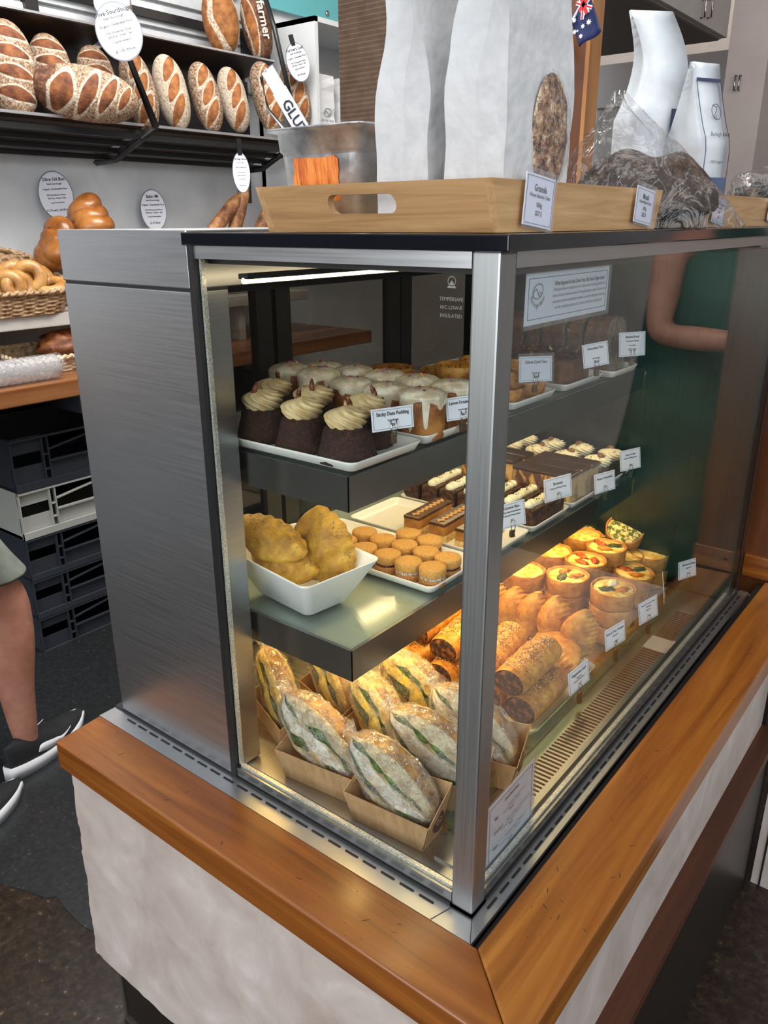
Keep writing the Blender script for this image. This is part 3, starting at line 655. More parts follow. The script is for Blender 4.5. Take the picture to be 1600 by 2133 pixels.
# ---- jam sandwich biscuits
def biscuit(seed):
    t = thing('jam_sandwich_biscuit', '', 'biscuit')
    def fn(r, z, a, i): return r*(1+.012*noise.noise(Vector((a*4, z*200, seed)))), z+.0005*noise.noise(Vector((math.cos(a)*r*200, math.sin(a)*r*200, seed)))
    MB().lathe([(.001, 0), (.0245, 0), (.0265, .002), (.0265, .010), (.025, .012), (.001, .012)], 28, fn=fn).build('lower_biscuit', BISCB, t)
    MB().lathe([(.001, .0115), (.0245, .0115), (.0255, .014), (.0245, .0165), (.001, .0165)], 28, fn=fn).build('filling', COCO if seed % 2 else JAM, t)
    MB().lathe([(.001, .016), (.0250, .016), (.0268, .018), (.0268, .027), (.0255, .0292), (.018, .0302), (.001, .0302)], 28, fn=fn).build('upper_biscuit', BISC, t)
    return t
BG = 'jam sandwich biscuits'
bs = [Spawner(biscuit(1)), Spawner(biscuit(2))]
pos = [(-.262, .289, 'coconut edged biscuit sandwich at the front corner of its tray'), (-.304, .284, 'coconut edged biscuit sandwich touching the front corner one'), (-.348, .288, 'jam biscuit sandwich standing alone at the front of the tray'),
       (-.264, .334, 'jam biscuit sandwich behind the corner pair, by the post'), (-.306, .334, 'jam biscuit sandwich in the second row, right one'), (-.350, .336, 'jam biscuit sandwich in the middle of the tray, below the caramel slices'),
       (-.394, .286, 'coconut edged biscuit sandwich just behind the pasty bowl'), (-.394, .334, 'jam biscuit sandwich in the third pair of the tray'), (-.440, .290, 'pale biscuit sandwich under the corner of the upper shelf'),
       (-.438, .340, 'biscuit sandwich in the fourth pair of the tray'), (-.486, .318, 'last biscuit sandwich at the hidden end of the tray'), (-.330, .378, 'jam biscuit sandwich at the rear rim beside the caramel slices'), (-.375, .380, 'coconut edged biscuit sandwich at the rear rim, left')]
for i, (x, y, l) in enumerate(pos): bs[0 if 'coconut' in l else 1].put((x, y, ZM+.0035), (0, 0, i*.7), l, BG, (.80, .80, 1.02))

# ---- caramel slices
def cslice():
    t = thing('caramel_slice', '', 'slice'); w, d = .034, .115
    MB().box((-d/2, -w/2, 0), (d/2, w/2, .014), bev=.0015).build('shortbread_base', SHORT, t)
    MB().box((-d/2+.001, -w/2+.0006, .0138), (d/2-.001, w/2-.0006, .031), bev=.001).build('caramel_layer', CARA, t)
    MB().box((-d/2, -w/2, .0305), (d/2, w/2, .036), bev=.0016).build('chocolate_layer', GAN, t)
    m = MB(); m.tube([(-d/2+.008+i*.0033, .0045*math.sin(i*1.5), .0368) for i in range(31)], .0021, 6); m.build('caramel_squiggle', flat('squiggle', (.58, .30, .09), .4), t)
    return t
cs = Spawner(cslice())
for x, y, a, l in ((-.408, .487, 93, 'caramel slice farthest from the corner post'), (-.354, .487, 92, 'middle caramel slice of the three'), (-.298, .487, 91, 'caramel slice nearest the caramel tag')):
    cs.put((x, y, ZM+.0035), (0, 0, R(a)), l, 'caramel slices')
# caramel slices: first lies over the tray's end
# ---- brownies with a cream stripe
def brownie(seed):
    t = thing('cream_striped_brownie', '', 'brownie')
    MB().box((-.058, -.018, 0), (.058, .018, .036), bev=.003).build('brownie_base', noisy('brownie', [(.3, (.020, .007, .003)), (.6, (.06, .022, .010)), (.8, (.14, .055, .025))], 120, .7, .9, 200), t)
    m = MB()
    for i in range(7):
        m.grid(blob(14, 9, .0095, .0095, .0075, .18, 4, seed+i), closed=True, T=Matrix.Translation((-.046+i*.0153, .002*math.sin(i*2), .0395)))
    m.tube([(-.048, 0, .038), (.048, 0, .038)], .008, 10)
    m.build('cream_stripe', CREAMW, t)
    m = MB(); random.seed(seed)
    for k in range(14):
        m.grid(blob(6, 4, .0014, .0011, .001, 0, 1, k), closed=True, T=Matrix.Translation((random.uniform(-.05, .05), random.uniform(-.006, .006), .0465)))
    o = m.build('chocolate_crumbs', CHOC, t); o['kind'] = 'stuff'
    return t
br = Spawner(brownie(3))
for i, (x, w_) in enumerate(((-.264, 'at the open front of its tray'), (-.307, 'second from the tray front'), (-.350, 'third from the tray front'), (-.393, 'fourth from the tray front'), (-.436, 'fifth, seen left of the corner post'), (-.479, 'sixth, seen left of the corner post'), (-.520, 'at the very back of its tray'))):
    br.put((x, .645, ZM+.0035), (0, 0, R(90+2*((i % 3)-1))), 'cream striped brownie '+w_, 'cream striped brownies')
# ---- burnt cheesecake slices
def cheese(w=.060):
    t = thing('cheesecake_slice', '', 'cake slice')
    MB().box((-.062, -w/2, 0), (.062, w/2, .058), bev=.004).build('cheesecake_body', CHEESE, t)
    MB().box((-.064, -w/2-.001, .054), (.064, w/2+.001, .062), bev=.003).build('burnt_top', BURNT, t)
    return t
ch = Spawner(cheese(.040))
for i, (x, y, l) in enumerate(((-.314, .757, 'burnt cheesecake slice with a golden side, left of the pair in front'), (-.314, .806, 'burnt cheesecake slice in the middle of its tray'), (-.312, .852, 'burnt cheesecake slice beside the basque tag'), (-.452, .780, 'burnt cheesecake slice on the rear row'), (-.452, .830, 'farthest burnt cheesecake slice on the rear row'))):
    ch.put((x, y, ZM+.0035), (0, 0, 0), l, 'burnt cheesecake slices')
o = MB().box((-.246, .732, ZM+.004), (-.2455, .872, ZM+.066)).build('acetate_collar', clear('acetate', (.97, .97, .97), 1.45, haze=.06, wrinkle=.3)); tag(o, 'clear acetate strip standing against the cheesecake slices', 'cake collar')
# ---- carrot cakes
def carrot(seed):
    t = thing('carrot_cake', '', 'cake')
    MB().lathe([(.001, 0), (.030, 0), (.0315, .002), (.031, .030), (.029, .034), (.001, .035)], 26).build('sponge', CHOC, t)
    swirl(MB(), .0285, .022, .033, 10, 1.9, seed=seed).build('cream_swirl', CREAMW, t)
    m = MB().grid(blob(12, 8, .008, .0055, .0055, .6, 4, seed), closed=True, T=Matrix.Translation((.006, -.004, .055))).build('walnut_half', NUT, t)
    m = MB(); random.seed(seed)
    for k in range(9): m.grid(blob(6, 4, .0014, .0014, .001, .2, 2, k), closed=True, T=Matrix.Translation((random.uniform(-.014, .014), random.uniform(-.014, .014), .0525)))
    o = m.build('berry_crumbs', flat('berry', (.25, .02, .04), .6), t); o['kind'] = 'stuff'
    return t
cc = [Spawner(carrot(1)), Spawner(carrot(6))]
for i, (x, y, l) in enumerate(((-.275, .925, 'carrot cake with a seed flower on its cream, next to the carrot tag'), (-.345, .920, 'carrot cake in the front row above the basque tag'), (-.415, .922, 'carrot cake in the front row, third from the carrot tag'), (-.485, .925, 'carrot cake partly under the lip of the upper shelf'),
                               (-.272, .988, 'carrot cake in the back row behind the carrot tag'), (-.342, .988, 'carrot cake in the back row with an upright walnut'), (-.412, .988, 'carrot cake in the back row, third from the right'), (-.482, .988, 'carrot cake in the far left of the back row'))):
    cc[i % 2].put((x, y, ZM+.0035), (0, 0, i*.8), l, 'carrot cakes', 1.04)
# ---- orange tarts, chocolate tart, banana bread on the top shelf
def otart(seed):
    t = thing('citrus_curd_tart', '', 'tart')
    MB().lathe([(.001, 0), (.036, 0), (.041, .026), (.0395, .027), (.036, .022), (.001, .021)], 30).build('pastry_shell', noisy('orange_crust', [(.3, (.34, .13, .02)), (.7, (.60, .28, .05))], 60, .5, .3, 120), t)
    MB().lathe([(.001, .020), (.037, .021), (.030, .0235), (.001, .024)], 26).build('curd', flat('curd', (.80, .34, .02), .18), t)
    m = MB(); random.seed(seed)
    for k in range(22):
        a = random.uniform(0, 6.28); q = .031*math.sqrt(random.random()); m.grid(blob(6, 4, .0016, .0011, .0009, 0, 1, k), closed=True, T=Matrix.Translation((q*math.cos(a), q*math.sin(a), .0245)))
    o = m.build('poppy_seeds', SEEDS, t); o['kind'] = 'stuff'
    return t
ot = Spawner(otart(2))
k = 0
for iz in (0, 1):
    for (x, y, w) in ((-.290, .520, 'nearest the citrus tag'), (-.290, .598, 'behind the citrus tag'), (-.375, .520, 'second from the tag'), (-.375, .598, 'second from the tag, rear'), (-.460, .520, 'third from the tag'), (-.460, .598, 'third from the tag, rear'), (-.548, .560, 'far left of the tray')):
        if iz and x < -.40: continue
        ot.put((x, y, ZT+.0035+iz*.0275), (0, 0, x*30), 'citrus curd tart %s, %s' % (w, 'upper layer' if iz else 'bottom layer'), 'citrus curd tarts')
t = thing('chocolate_tart', 'long chocolate tart topped with dark shavings behind the chocolate tart tag', 'tart', (-.335, .748, ZT+.004))
MB().box((-.085, -.065, 0), (.075, .055, .042), bev=.004).build('pastry_shell', noisy('choc_crust', [(.3, (.12, .045, .018)), (.7, (.20, .08, .035))], 60, .6, .3, 120), t)
m = MB(); random.seed(5)
for k in range(150):
    x, y = random.uniform(-.083, .06), random.uniform(-.062, .052)
    T = Matrix.Translation((x, y, .044+random.uniform(0, .016)*(1-abs(x+.01)/.09))) @ Matrix.Rotation(random.uniform(0, 6), 4, 'Z') @ Matrix.Rotation(random.uniform(-.8, .8), 4, 'Y')
    m.box((-.008, -.003, 0), (.008, .003, .0012), T=T)
o = m.build('chocolate_shavings', GAN, t); o['kind'] = 'stuff'
BAN = noisy('banana_bread_crust', [(.0, (.06, .020, .007)), (.5, (.15, .052, .018)), (1, (.27, .11, .045))], 50, .6, .5, 90)
BANC = noisy('banana_bread_cut', [(.3, (.17, .115, .075)), (.6, (.30, .22, .15)), (.8, (.40, .31, .22))], 90, .8, .6, 160)
FILM3 = clear('loaf_wrap', (.96, .96, .96), 1.5, rough=.04, haze=.008, wrinkle=1, wscale=60, bd=.012)
def bread():
    t = thing('banana_bread_slice', '', 'bread slice')
    def prof(s, x): return [(x, y*s, z*s) for y, z in ((-.040, .002), (.040, .002), (.043, .06), (.047, .075), (.040, .094), (.022, .104), (0, .107), (-.022, .104), (-.040, .094), (-.047, .075), (-.043, .06))]
    m = MB(); m.grid([prof(1, -.0125), prof(1, .0125)], 0, True, False, flip=True)
    m.add(prof(1, .0125), [tuple(range(11))], 1); m.add(prof(1, -.0125), [tuple(range(11))[::-1]], 1)
    m.build('slice', [BAN, BANC], t)
    MB().grid([prof(.5, -.0155), prof(1.03, -.0145), prof(1.035, .0145), prof(.5, .0155)], 0, True, True, True, True, flip=True).build('film_wrap', FILM3, t)
    return t
bb = Spawner(bread())
names = ['in front, its cut side turned to the customer', 'second from the cut front slice', 'third slice back from the front', 'fourth slice back from the front', 'fifth slice back from the front', 'sixth slice back from the front', 'seventh slice, over the chocolate tart', 'eighth slice, over the chocolate tart', 'ninth slice, near the far end of the row', 'last slice at the dark end of the row']
for k in range(10):
    bb.put((-.262-.031*k if k < 9 else -.545, .905, ZT+.004), (0, R(3 if k % 3 else -3), R(4*math.sin(k*2))), 'wrapped banana bread slice, '+names[k], 'wrapped banana bread slices')

# ---- quiches
def quiche(fill, top, seed, r=.043, h=.036):
    t = thing('quiche', '', 'quiche')
    def fn(rr, z, a, i):
        w = 1+.015*math.sin(5*a+seed)+.012*noise.noise(Vector((a*6, 0, seed)))
        return rr*w, z+(.0016*noise.noise(Vector((math.cos(a)*3, math.sin(a)*3, seed*3))) if i in (3, 4, 5) else 0)
    MB().lathe([(.001, 0), (r*.90, 0), (r*.96, .003), (r, h-.002), (r*.985, h), (r*.93, h-.001), (r*.90, h-.007), (.001, h-.008)], 40, fn=fn).build('pastry_case', CRUST, t)
    def f2(rr, z, a, i): return rr, z+.0012*noise.noise(Vector((rr*math.cos(a)*120, rr*math.sin(a)*120, seed)))
    MB().lathe([(.001, h-.010), (r*.915, h-.006), (r*.86, h-.0030), (r*.5, h-.0018), (.001, h-.0015)], 36, fn=f2).build('filling', fill, t)
    random.seed(seed)
    if top:
        for k in range(3):
            a = seed+k*2.1; q = r*.40; T = Matrix.Translation((q*math.cos(a), q*math.sin(a), h-.0015)) @ Matrix.Rotation(a*1.7, 4, 'Z')
            mt = top[k % len(top)]
            MB().grid(blob(16, 10, .0165, .0085, .0042, .7, 3, seed+k), closed=True, T=T).build('topping', mt, t)
    return t
Q = {'pumpkin': Spawner(quiche(EGG, [PUMP, PUMP, LEAF], 1)), 'leafy': Spawner(quiche(EGG, [LEAF, PUMP, CREAMW], 4)), 'tomato': Spawner(quiche(EGG, [TOM, TOM, TOM], 7)),
     'bacon': Spawner(quiche(EGG, [TOM, PUMP, LEAF], 9)), 'plain': Spawner(quiche(EGG, None, 3)), 'spinach': Spawner(quiche(EGGG, None, 5))}
QG = 'small quiches on the base deck'
def stack(kind, px, py, n, where, tilt=(0, 0), h=.0355):
    zc = ZB+.001+n*h
    v = U(px, py, 2, zc)
    for k in range(n):
        lvl = ('top' if k == n-1 else ('bottom' if k == 0 else 'middle')) if n > 1 else 'single'
        j = .0035*math.sin(k*4+px)
        kd = kind if k == n-1 else 'plain'
        l = ('%s quiche on top of the stack %s' % (kind, where) if k == n-1 and n > 1 else ('%s quiche %s' % (kind, where) if n == 1 else 'quiche crust at the %s of the stack %s' % (lvl, where)))
        Q[kd].put((v.x+j*(n-1-k), v.y-j*.6*(n-1-k), ZB+.001+k*h), (R(tilt[0] if k == n-1 else 0), R(tilt[1] if k == n-1 else 0), px*.01), l, QG)
stack('leafy', 1278, 1222, 3, 'by the kale tag', (2, 2))
stack('pumpkin', 1183, 1196, 3, 'next to the pastries')
stack('bacon', 1318, 1188, 2, 'in front of the smoked bacon tag', (3, 4))
stack('tomato', 1221, 1165, 3, 'second row, with red tomato')
stack('plain', 1092, 1185, 3, 'half hidden by the corner post')
stack('plain', 1150, 1145, 3, 'second row, under the shelf lip')
stack('bacon', 1264, 1137, 3, 'third row, browned')
stack('plain', 1215, 1112, 3, 'third row, mostly under the shelf')
stack('plain', 1352, 1150, 2, 'behind the pumpkin quiche tag')
stack('spinach', 1398, 1130, 2, 'at the far end by the timber panel', (5, 3))
# two spinach quiches leaning on their edges behind
v = U(1300, 1108, 2, ZB+.10); Q['spinach'].put((v.x, v.y, ZB+.085), (R(28), R(14), 0), 'spinach quiche tipped up on the row behind', QG)
v = U(1250, 1110, 2, ZB+.08); Q['spinach'].put((v.x-.02, v.y, ZB+.062), (R(18), R(8), 1), 'spinach quiche tipped up and half hidden behind another', QG)
stack('plain', 1300, 1108+45, 2, 'under the tipped spinach quiche')

# ---- pastries
def halfmoon(name, mat, L=.13, Wd=.062, H=.036, seed=0, crimps=11, lumps=.2, ca=.6):
    """folded pastry: straight-ish belly, crimped curved edge"""
    m = MB(); nu, nv = 60, 22; rows = []
    for i in range(nu+1):
        u = i/nu; x = (u-.5)*L; c = math.sin(math.pi*max(.02, min(.98, u)))**.55
        row = []
        for j in range(nv):
            a = 2*math.pi*j/nv; y = math.cos(a); z = math.sin(a)
            yy = y*Wd/2*c
            edge = max(0, y)
            th = H/2*c*(1-edge**2.2*.86)
            yy += ca*edge**6*.006*math.sin(u*crimps*2*math.pi) + Wd*.12*(1-c)
            zz = z*th*(1+lumps*noise.noise(Vector((x*40, yy*40, seed+z))))
            row.append((x, yy, zz+ca*.0055*edge**4*math.cos(u*crimps*2*math.pi)+(ca*z*.0024*math.cos(u*crimps*2*math.pi+.6) if .15 < y < .95 else 0)))
        rows.append(row)
    m.grid(rows, closed=True, capa=True, capb=True, flip=True)
    return m
def hm(name, label, cat, mat, group, **k):
    t = thing(name, label, cat, group=group); halfmoon(name, mat, **k).build('pastry', mat, t, subd=1); return t
def pasty(seed):
    t = hm('turmeric_pasty', '', 'pasty', PASTY, 'turmeric pasties', L=.135, Wd=.080, H=.050, seed=seed, lumps=.45, crimps=7, ca=.3)
    m = MB(); random.seed(seed)
    for k in range(38):
        u = random.uniform(-.055, .055); y = random.uniform(.012, .034)*math.cos(u*18)
        T = Matrix.Translation((u, y, .020-y*.28)) @ Matrix.Rotation(random.uniform(0, 3), 4, 'Z')
        m.grid(blob(5, 3, .0022, .0013, .0009, 0, 1, k), closed=True, T=T)
    o = m.build('seed_topping', noisy('seed_mix', [(.4, (.10, .05, .015)), (.6, (.55, .40, .18))], 900, .6, 0), t); o['kind'] = 'stuff'
    return t
# bowl
def mat_rot(xa, za):
    """euler with local x along xa and local z towards za"""
    x = Vector(xa).normalized(); z = Vector(za); z = (z-x*z.dot(x)).normalized(); y = z.cross(x)
    return Matrix((x, y, z)).transposed().to_euler()
bw = thing('square_bowl', 'deep white square bowl full of turmeric pasties', 'bowl', (-.397, .143, ZM), (0, 0, R(-7)))
m = MB(); rows = []
for (w_, d_, z, r) in ((.116, .076, 0, .010), (.122, .082, .002, .012), (.190, .142, .064, .013), (.193, .145, .0675, .014), (.190, .142, .068, .013), (.184, .136, .064, .012), (.118, .078, .006, .010), (.10, .06, .005, .008)):
    rows.append([(x, y, z+max(0, -x)*.06*(z > .05)) for x, y in rrect(w_, d_, r, 5)])
m.grid(rows, closed=True, capa=True, capb=True); m.build('bowl', flat('bowl_white', (.80, .81, .82), .15), bw)
ps = [Spawner(pasty(1)), Spawner(pasty(5))]
def pput(i, px, py, x, xa, za, l, sc=1):
    v = U(px, py, 0, x); ps[i].put(v, mat_rot(xa, za), l, 'turmeric pasties', sc)
pput(0, 688, 1152, -.365, (.25, -.05, -1), (.45, -.8, .28), 'turmeric pasty leaning upright at the front right of the bowl', (.92, .95, .8))
pput(1, 590, 1172, -.412, (.9, .35, -.30), (.25, -.62, .72), 'turmeric pasty at the left front of the bowl', (.82, .85, .7))
pput(0, 565, 1125, -.430, (.85, .25, -.35), (.2, -.66, .70), 'turmeric pasty with a bulging seam behind the left front one', (.85, .85, .7))
pput(1, 655, 1130, -.405, (.10, -.25, -1), (.6, -.75, .1), 'turmeric pasty wedged behind the upright one', (.85, .9, .7))
# seeded rolls
def roll(seed):
    t = thing('seeded_vegetarian_roll', '', 'pastry roll'); L, r = .135, .0285
    rows = []
    for i in range(25):
        u = i/24; x = (u-.5)*L; k = .90+.10*math.sin(math.pi*u)**.4
        rows.append([(x, r*1.08*k*math.cos(a)*(1+.06*noise.noise(Vector((x*50, math.cos(a)*2, seed)))), r*.9*k*math.sin(a)*(1+.08*noise.noise(Vector((x*60, math.sin(a)*3, seed))))) for a in [2*math.pi*j/22 for j in range(22)]])
    MB().grid(rows, closed=True, flip=True).build('pastry_wrap', PUFF, t)
    m = MB()
    for s in (-1, 1):
        rr = [[(s*(L/2-.004+q*.004), r*k*1.02*math.cos(a)*(1+.08*noise.noise(Vector((a*2, k*3, seed)))), r*k*.86*math.sin(a)) for a in [2*math.pi*j/20 for j in range(20)]] for k, q in ((.95, 0), (.8, .9), (.5, 1.3), (.05, 1.5))]
        m.grid(rr, closed=True, flip=(s > 0) is False, capb=True)
    m.build('filling', MEAT, t)
    m = MB(); random.seed(seed)
    for k in range(260):
        a = random.gauss(math.pi/2, .42); x = random.uniform(-.058, .058); q = r*1.0
        T = Matrix.Translation((x, q*1.12*math.cos(a), q*.965*math.sin(a))) @ Matrix.Rotation(a-math.pi/2, 4, 'X') @ Matrix.Rotation(random.uniform(0, 3.14), 4, 'Z')
        s = .0019; m.add([(-s, 0, 0), (0, -s*.5, .0002), (s, 0, 0), (0, s*.5, .0002), (0, 0, .0009)], [(0, 1, 4), (1, 2, 4), (2, 3, 4), (3, 0, 4)], 0 if random.random() < .62 else 1, T=T)
    o = m.build('seed_topping', [SEEDS, SEEDW], t); o['kind'] = 'stuff'
    return t
rs = [Spawner(roll(1)), Spawner(roll(8))]
RG = 'seeded vegetarian rolls'
def rput(i, px, py, z, ang, l, tz=0, roll_=0):
    v = U(px, py, 2, z); rs[i].put((v.x, v.y, z), (R(roll_), R(tz), R(ang)), l, RG)
# axis angles measured from +x; rolls point their cut end to the side glass
def rl(i, x, y, z, a, l, tz=0): rs[i].put((x, y, z), (R(0), R(-tz), R(a)), l, RG)
rl(0, -.158, .425, .083, 90, 'seeded roll lying on top of the pile, cut end to the front', 2)
rl(1, -.140, .430, .034, 91, 'seeded roll at the front of the tray beside its tag')
rl(0, -.222, .432, .083, 96, 'seeded roll on top, just right of the corner post', 2)
rl(1, -.205, .432, .034, 92, 'seeded roll underneath, behind the corner post')
rl(0, -.305, .450, .081, 93, 'seeded roll on the upper layer, seen left of the post', 3)
rl(1, -.372, .440, .034, 88, 'seeded roll at the left end of the tray')
rl(0, -.300, .436, .034, 90, 'seeded roll on the bottom layer, left of the post')
rl(1, -.375, .47, .081, 90, 'seeded roll at the back of the upper layer')
# folded kale pastries
kt = [Spawner(hm('kale_feta_pastry', '', 'pastry', PUFF, 'kale and feta pastries', L=.118, Wd=.072, H=.036, seed=s, crimps=12, lumps=.22)) for s in (3, 11)]
for i, (px, py, z, xa, za, l) in enumerate(((1207, 1322, .062, (-.10, .20, -1), (.50, -.85, .22), 'kale and feta pastry standing nearest its tag, crimped edge outward'),
        (1158, 1300, .064, (.15, .1, -1), (.55, -.8, .25), 'kale and feta pastry second from its tag, cheese baked on top'), (1112, 1285, .064, (-.05, .2, -1), (.55, -.8, .2), 'kale and feta pastry standing upright behind the rolls'),
        (1070, 1275, .064, (.0, .2, -1), (.55, -.8, .2), 'kale and feta pastry beside the corner post'), (1030, 1262, .064, (.1, .2, -1), (.55, -.8, .2), 'kale and feta pastry hidden behind the corner post'),
        (1165, 1352, .040, (-.9, .5, .1), (.45, -.5, .8), 'kale and feta pastry lying low behind the top roll'))):
    v = U(px, py, 2, z); kt[i % 2].put((v.x, v.y, z), mat_rot(xa, za), l, 'kale and feta pastries')

# ---- wrapped sandwiches in kraft boxes
LOGO_DK = flat('logo_brown', (.035, .025, .02), .7)
def sandwich(seed, w=.137, d=.058, tilt=30, L=.160, Hh=.092, egg=False):
    pale = ((.50, .36, .10), (.80, .66, .26), (.86, .78, .44)) if egg else ((.40, .28, .13), (.66, .56, .36), (.80, .74, .58))
    base = [(.0, (.20, .11, .045)), (.35, (.44, .30, .09) if egg else (.38, .27, .13)), (.7, (.68, .53, .19) if egg else (.56, .47, .30)), (1, (.80, .70, .36) if egg else (.70, .65, .50))]
    bread = zoned('sandwich_%s' % ('egg' if egg else 'plain%d' % seed), base, [('fill', [(.66, .42, .04), (.82, .64, .12), (.86, .78, .42)] if egg else [(.46, .34, .22), (.66, .60, .50), (.78, .76, .70)], 60, .08, .25), ('leaf', [(.008, .022, .006), (.035, .075, .014), (.13, .19, .04)], 70, .06, .35), ('crust', [(.16, .06, .02), (.36, .18, .06), (.56, .38, .18)], 60, .12, .2)], 50, .5, .7, 110)
    t = thing('wrapped_sandwich', '', 'sandwich')
    TT = Matrix.Translation((-.007, 0, .076)) @ Matrix.Rotation(R(tilt), 4, 'Y')
    nu, nv = 48, 72
    def surf(u, b, k=1.0, sd=0, am=.07):
        x = (u-.5)*L; q = min(1, abs(2*u-1)); r = max(0, (1-q**2.1))**.62
        cz, cy = math.sin(b), math.cos(b)
        nz = 1+am*noise.noise(Vector((u*6+sd, b*1.6, seed)))+am*.5*noise.noise(Vector((u*19, b*5, seed+sd)))
        z = Hh/2*r*math.copysign(abs(cz)**.85, cz)*nz*k; y = d/2*.90*(.35+.65*r)*math.copysign(abs(cy)**.62, cy)*nz*k*(r > 0 or .1)*min(1, r*2.2)
        return x*k, y, z
    rows = []; lf, fi, cr = [], [], []
    for i in range(nu+1):
        row = []
        for j in range(nv):
            u, b = i/nu, 2*math.pi*j/nv; row.append(surf(u, b)); s5 = 0 if math.cos(b) > 0 else 5
            f = math.sin(b)*.5; wv = .05*math.sin(u*7+seed*2+s5)+.06*noise.noise(Vector((u*6, s5, seed*2.7)))
            w1 = .075*(.55+1.3*noise.noise(Vector((u*5+2, seed, 3+s5)))); w2 = .085*(.6+1.4*noise.noise(Vector((u*4+9, seed, 9+s5))))
            l1 = w1-abs(f-.22-wv); l2 = w2-abs(f+.13-wv*1.4)
            lf.append(max(l1, l2)*12 if abs(math.cos(b)) > .25 else -1); fi.append((.10-abs(f-.03-wv))*10); cr.append((.34-abs(math.cos(b)))*5)
        rows.append(row)
    o = MB().grid(rows, 0, True, True, T=TT).build('filled_bread', bread, t)
    attr(o, 'leaf', lf); attr(o, 'fill', fi); attr(o, 'crust', cr)
    def bxr(s, z, k=0): return [(s*(w/2-.004+k), -(d/2-.001+k), z), (w/2-.004+k, -(d/2-.001+k), z)]
    W0, W1, D0, D1 = w/2-.010, w/2+.002, d/2-.004, d/2+.002
    zb, zs, ze = 0, .046, .082       # box: low long sides, higher ends
    m = MB(); th = .0012
    P0 = [(-W0, -D0), (W0, -D0), (W0, D0), (-W0, D0)]; P1 = [(-W1, -D1), (W1, -D1), (W1, D1), (-W1, D1)]
    def quadpanel(a0, a1, b0, b1, za, zb_, inn):
        vs = [(a0[0], a0[1], .0005), (a1[0], a1[1], .0005), (b1[0], b1[1], zb_), (b0[0], b0[1], za)]
        vi = [(x+inn[0], y+inn[1], z) for x, y, z in vs]
        m.add(vs+vi, [(0, 1, 2, 3), (7, 6, 5, 4), (3, 2, 6, 7), (0, 3, 7, 4), (1, 5, 6, 2)])
    quadpanel(P0[0], P0[1], P1[0], P1[1], zs, zs*1.05, (0, th)); quadpanel(P0[1], P0[2], P1[1], P1[2], zs*1.05, ze, (-th, 0))
    quadpanel(P0[2], P0[3], P1[2], P1[3], ze, zs*1.4, (0, -th)); quadpanel(P0[3], P0[0], P1[3], P1[0], zs*1.4, zs, (th, 0))
    m.box((-W0, -D0, 0), (W0, D0, .001)); m.build('kraft_box', KRAFT, t)
    # round brown stamp on the end of the box
    T = Matrix.Translation(((W0+W1)/2+.0012, .004, .034)) @ Matrix.Rotation(R(90), 4, 'Z')
    m = MB(); n = 28; m.add([(.0155*math.cos(2*math.pi*k/n), 0, .0155*math.sin(2*math.pi*k/n)) for k in range(n)], [tuple(range(n))], T=T); rs0 = m.build('round_stamp', LOGO_DK, t)
    m = MB(); logo_mesh(m, .011, T, th=.12); m.build('stamp_emblem', KRAFT, rs0)
    # film, twisted to a tail at the raised end
    rows = [[surf(i/nu, 2*math.pi*j/nv, 1.035, 3, .16) for j in range(nv)] for i in range(nu+1)]
    m = MB().grid(rows, 0, True, True, T=TT)
    tail = [[(-L/2*1.03-.014*k+.008, (.006+.006*k*abs(math.cos(b)))*math.cos(b), .004+(.004+.005*k)*math.sin(b)+.005*k) for b in [2*math.pi*j/10 for j in range(10)]] for k in (0, 1, 1.5)]
    m.grid(tail, 0, True, True, T=TT); m.build('film_wrap', FILM, t)
    return t
ww = [Spawner(sandwich(1)), Spawner(sandwich(2, tilt=36)), Spawner(sandwich(3, tilt=42, egg=True))]
SG = 'film wrapped sandwiches in kraft boxes'
sw = [(0, -.163, .068, 4, 'wrapped chicken sandwich at the front, its box stamped with a round logo', .97), (1, -.300, .078, 6, 'wrapped sandwich with a broad green leaf, second from the corner', 1.0),
      (0, -.150, .150, 12, 'wrapped sandwich behind the stamped box, close to the corner post', 1.0), (2, -.262, .168, -8, 'wrapped yellow egg sandwich in the middle of the pack', .95),
      (1, -.135, .228, 12, 'wrapped sandwich behind the corner post, green leaf on edge', 1.0), (2, -.262, .262, 10, 'wrapped egg sandwich under the point of the lower shelf', .95),
      (2, -.395, .205, -16, 'wrapped sandwich lying back at the rear under the shelf', .95), (2, -.440, .125, -22, 'wrapped sandwich at the far left, cut off by the steel jamb', .92)]
for i, x, y, a, l, s in sw: ww[i].put((x, y, .0005 if y < .1 else DECK+.0005), (0, 0, R(a)), l, SG, s)

# ---- signs taped to the inside of the front glass
def flat_sign(name, label, corner, w, h, lines, roll=0, cat='sign'):
    t = thing(name, label, cat, corner, (0, R(roll), R(90)))
    MB().box((-w/2, 0, -h), (w/2, .0008, 0)).build('card', PAPER, t)
    k = .0006; q = .005; m = MB()
    for a, b in (((-w/2+q, -.0004, -h+q), (w/2-q, -.0001, -h+q+k)), ((-w/2+q, -.0004, -q-k), (w/2-q, -.0001, -q)), ((-w/2+q, -.0004, -h+q), (-w/2+q+k, -.0001, -q)), ((w/2-q-k, -.0004, -h+q), (w/2-q, -.0001, -q))): m.box(a, b)
    m.build('border', NAVY, t)
    MB().box((-w/2-.004, -.0016, -h-.004), (w/2+.004, -.001, .007)).build('plastic_sleeve', clear('sleeve', (.97, .98, 1), 1.45, haze=.05), t)
    return t
a = U(1098, 572, 0, -.018); b2 = U(1270, 555, 0, -.018)
t = flat_sign('notice_sign', 'wide notice headed What happened to the Gluten Free treats, inside the front glass', (-.018, (a.y+b2.y)/2, .727), b2.y-a.y, .050, None)
w = b2.y-a.y
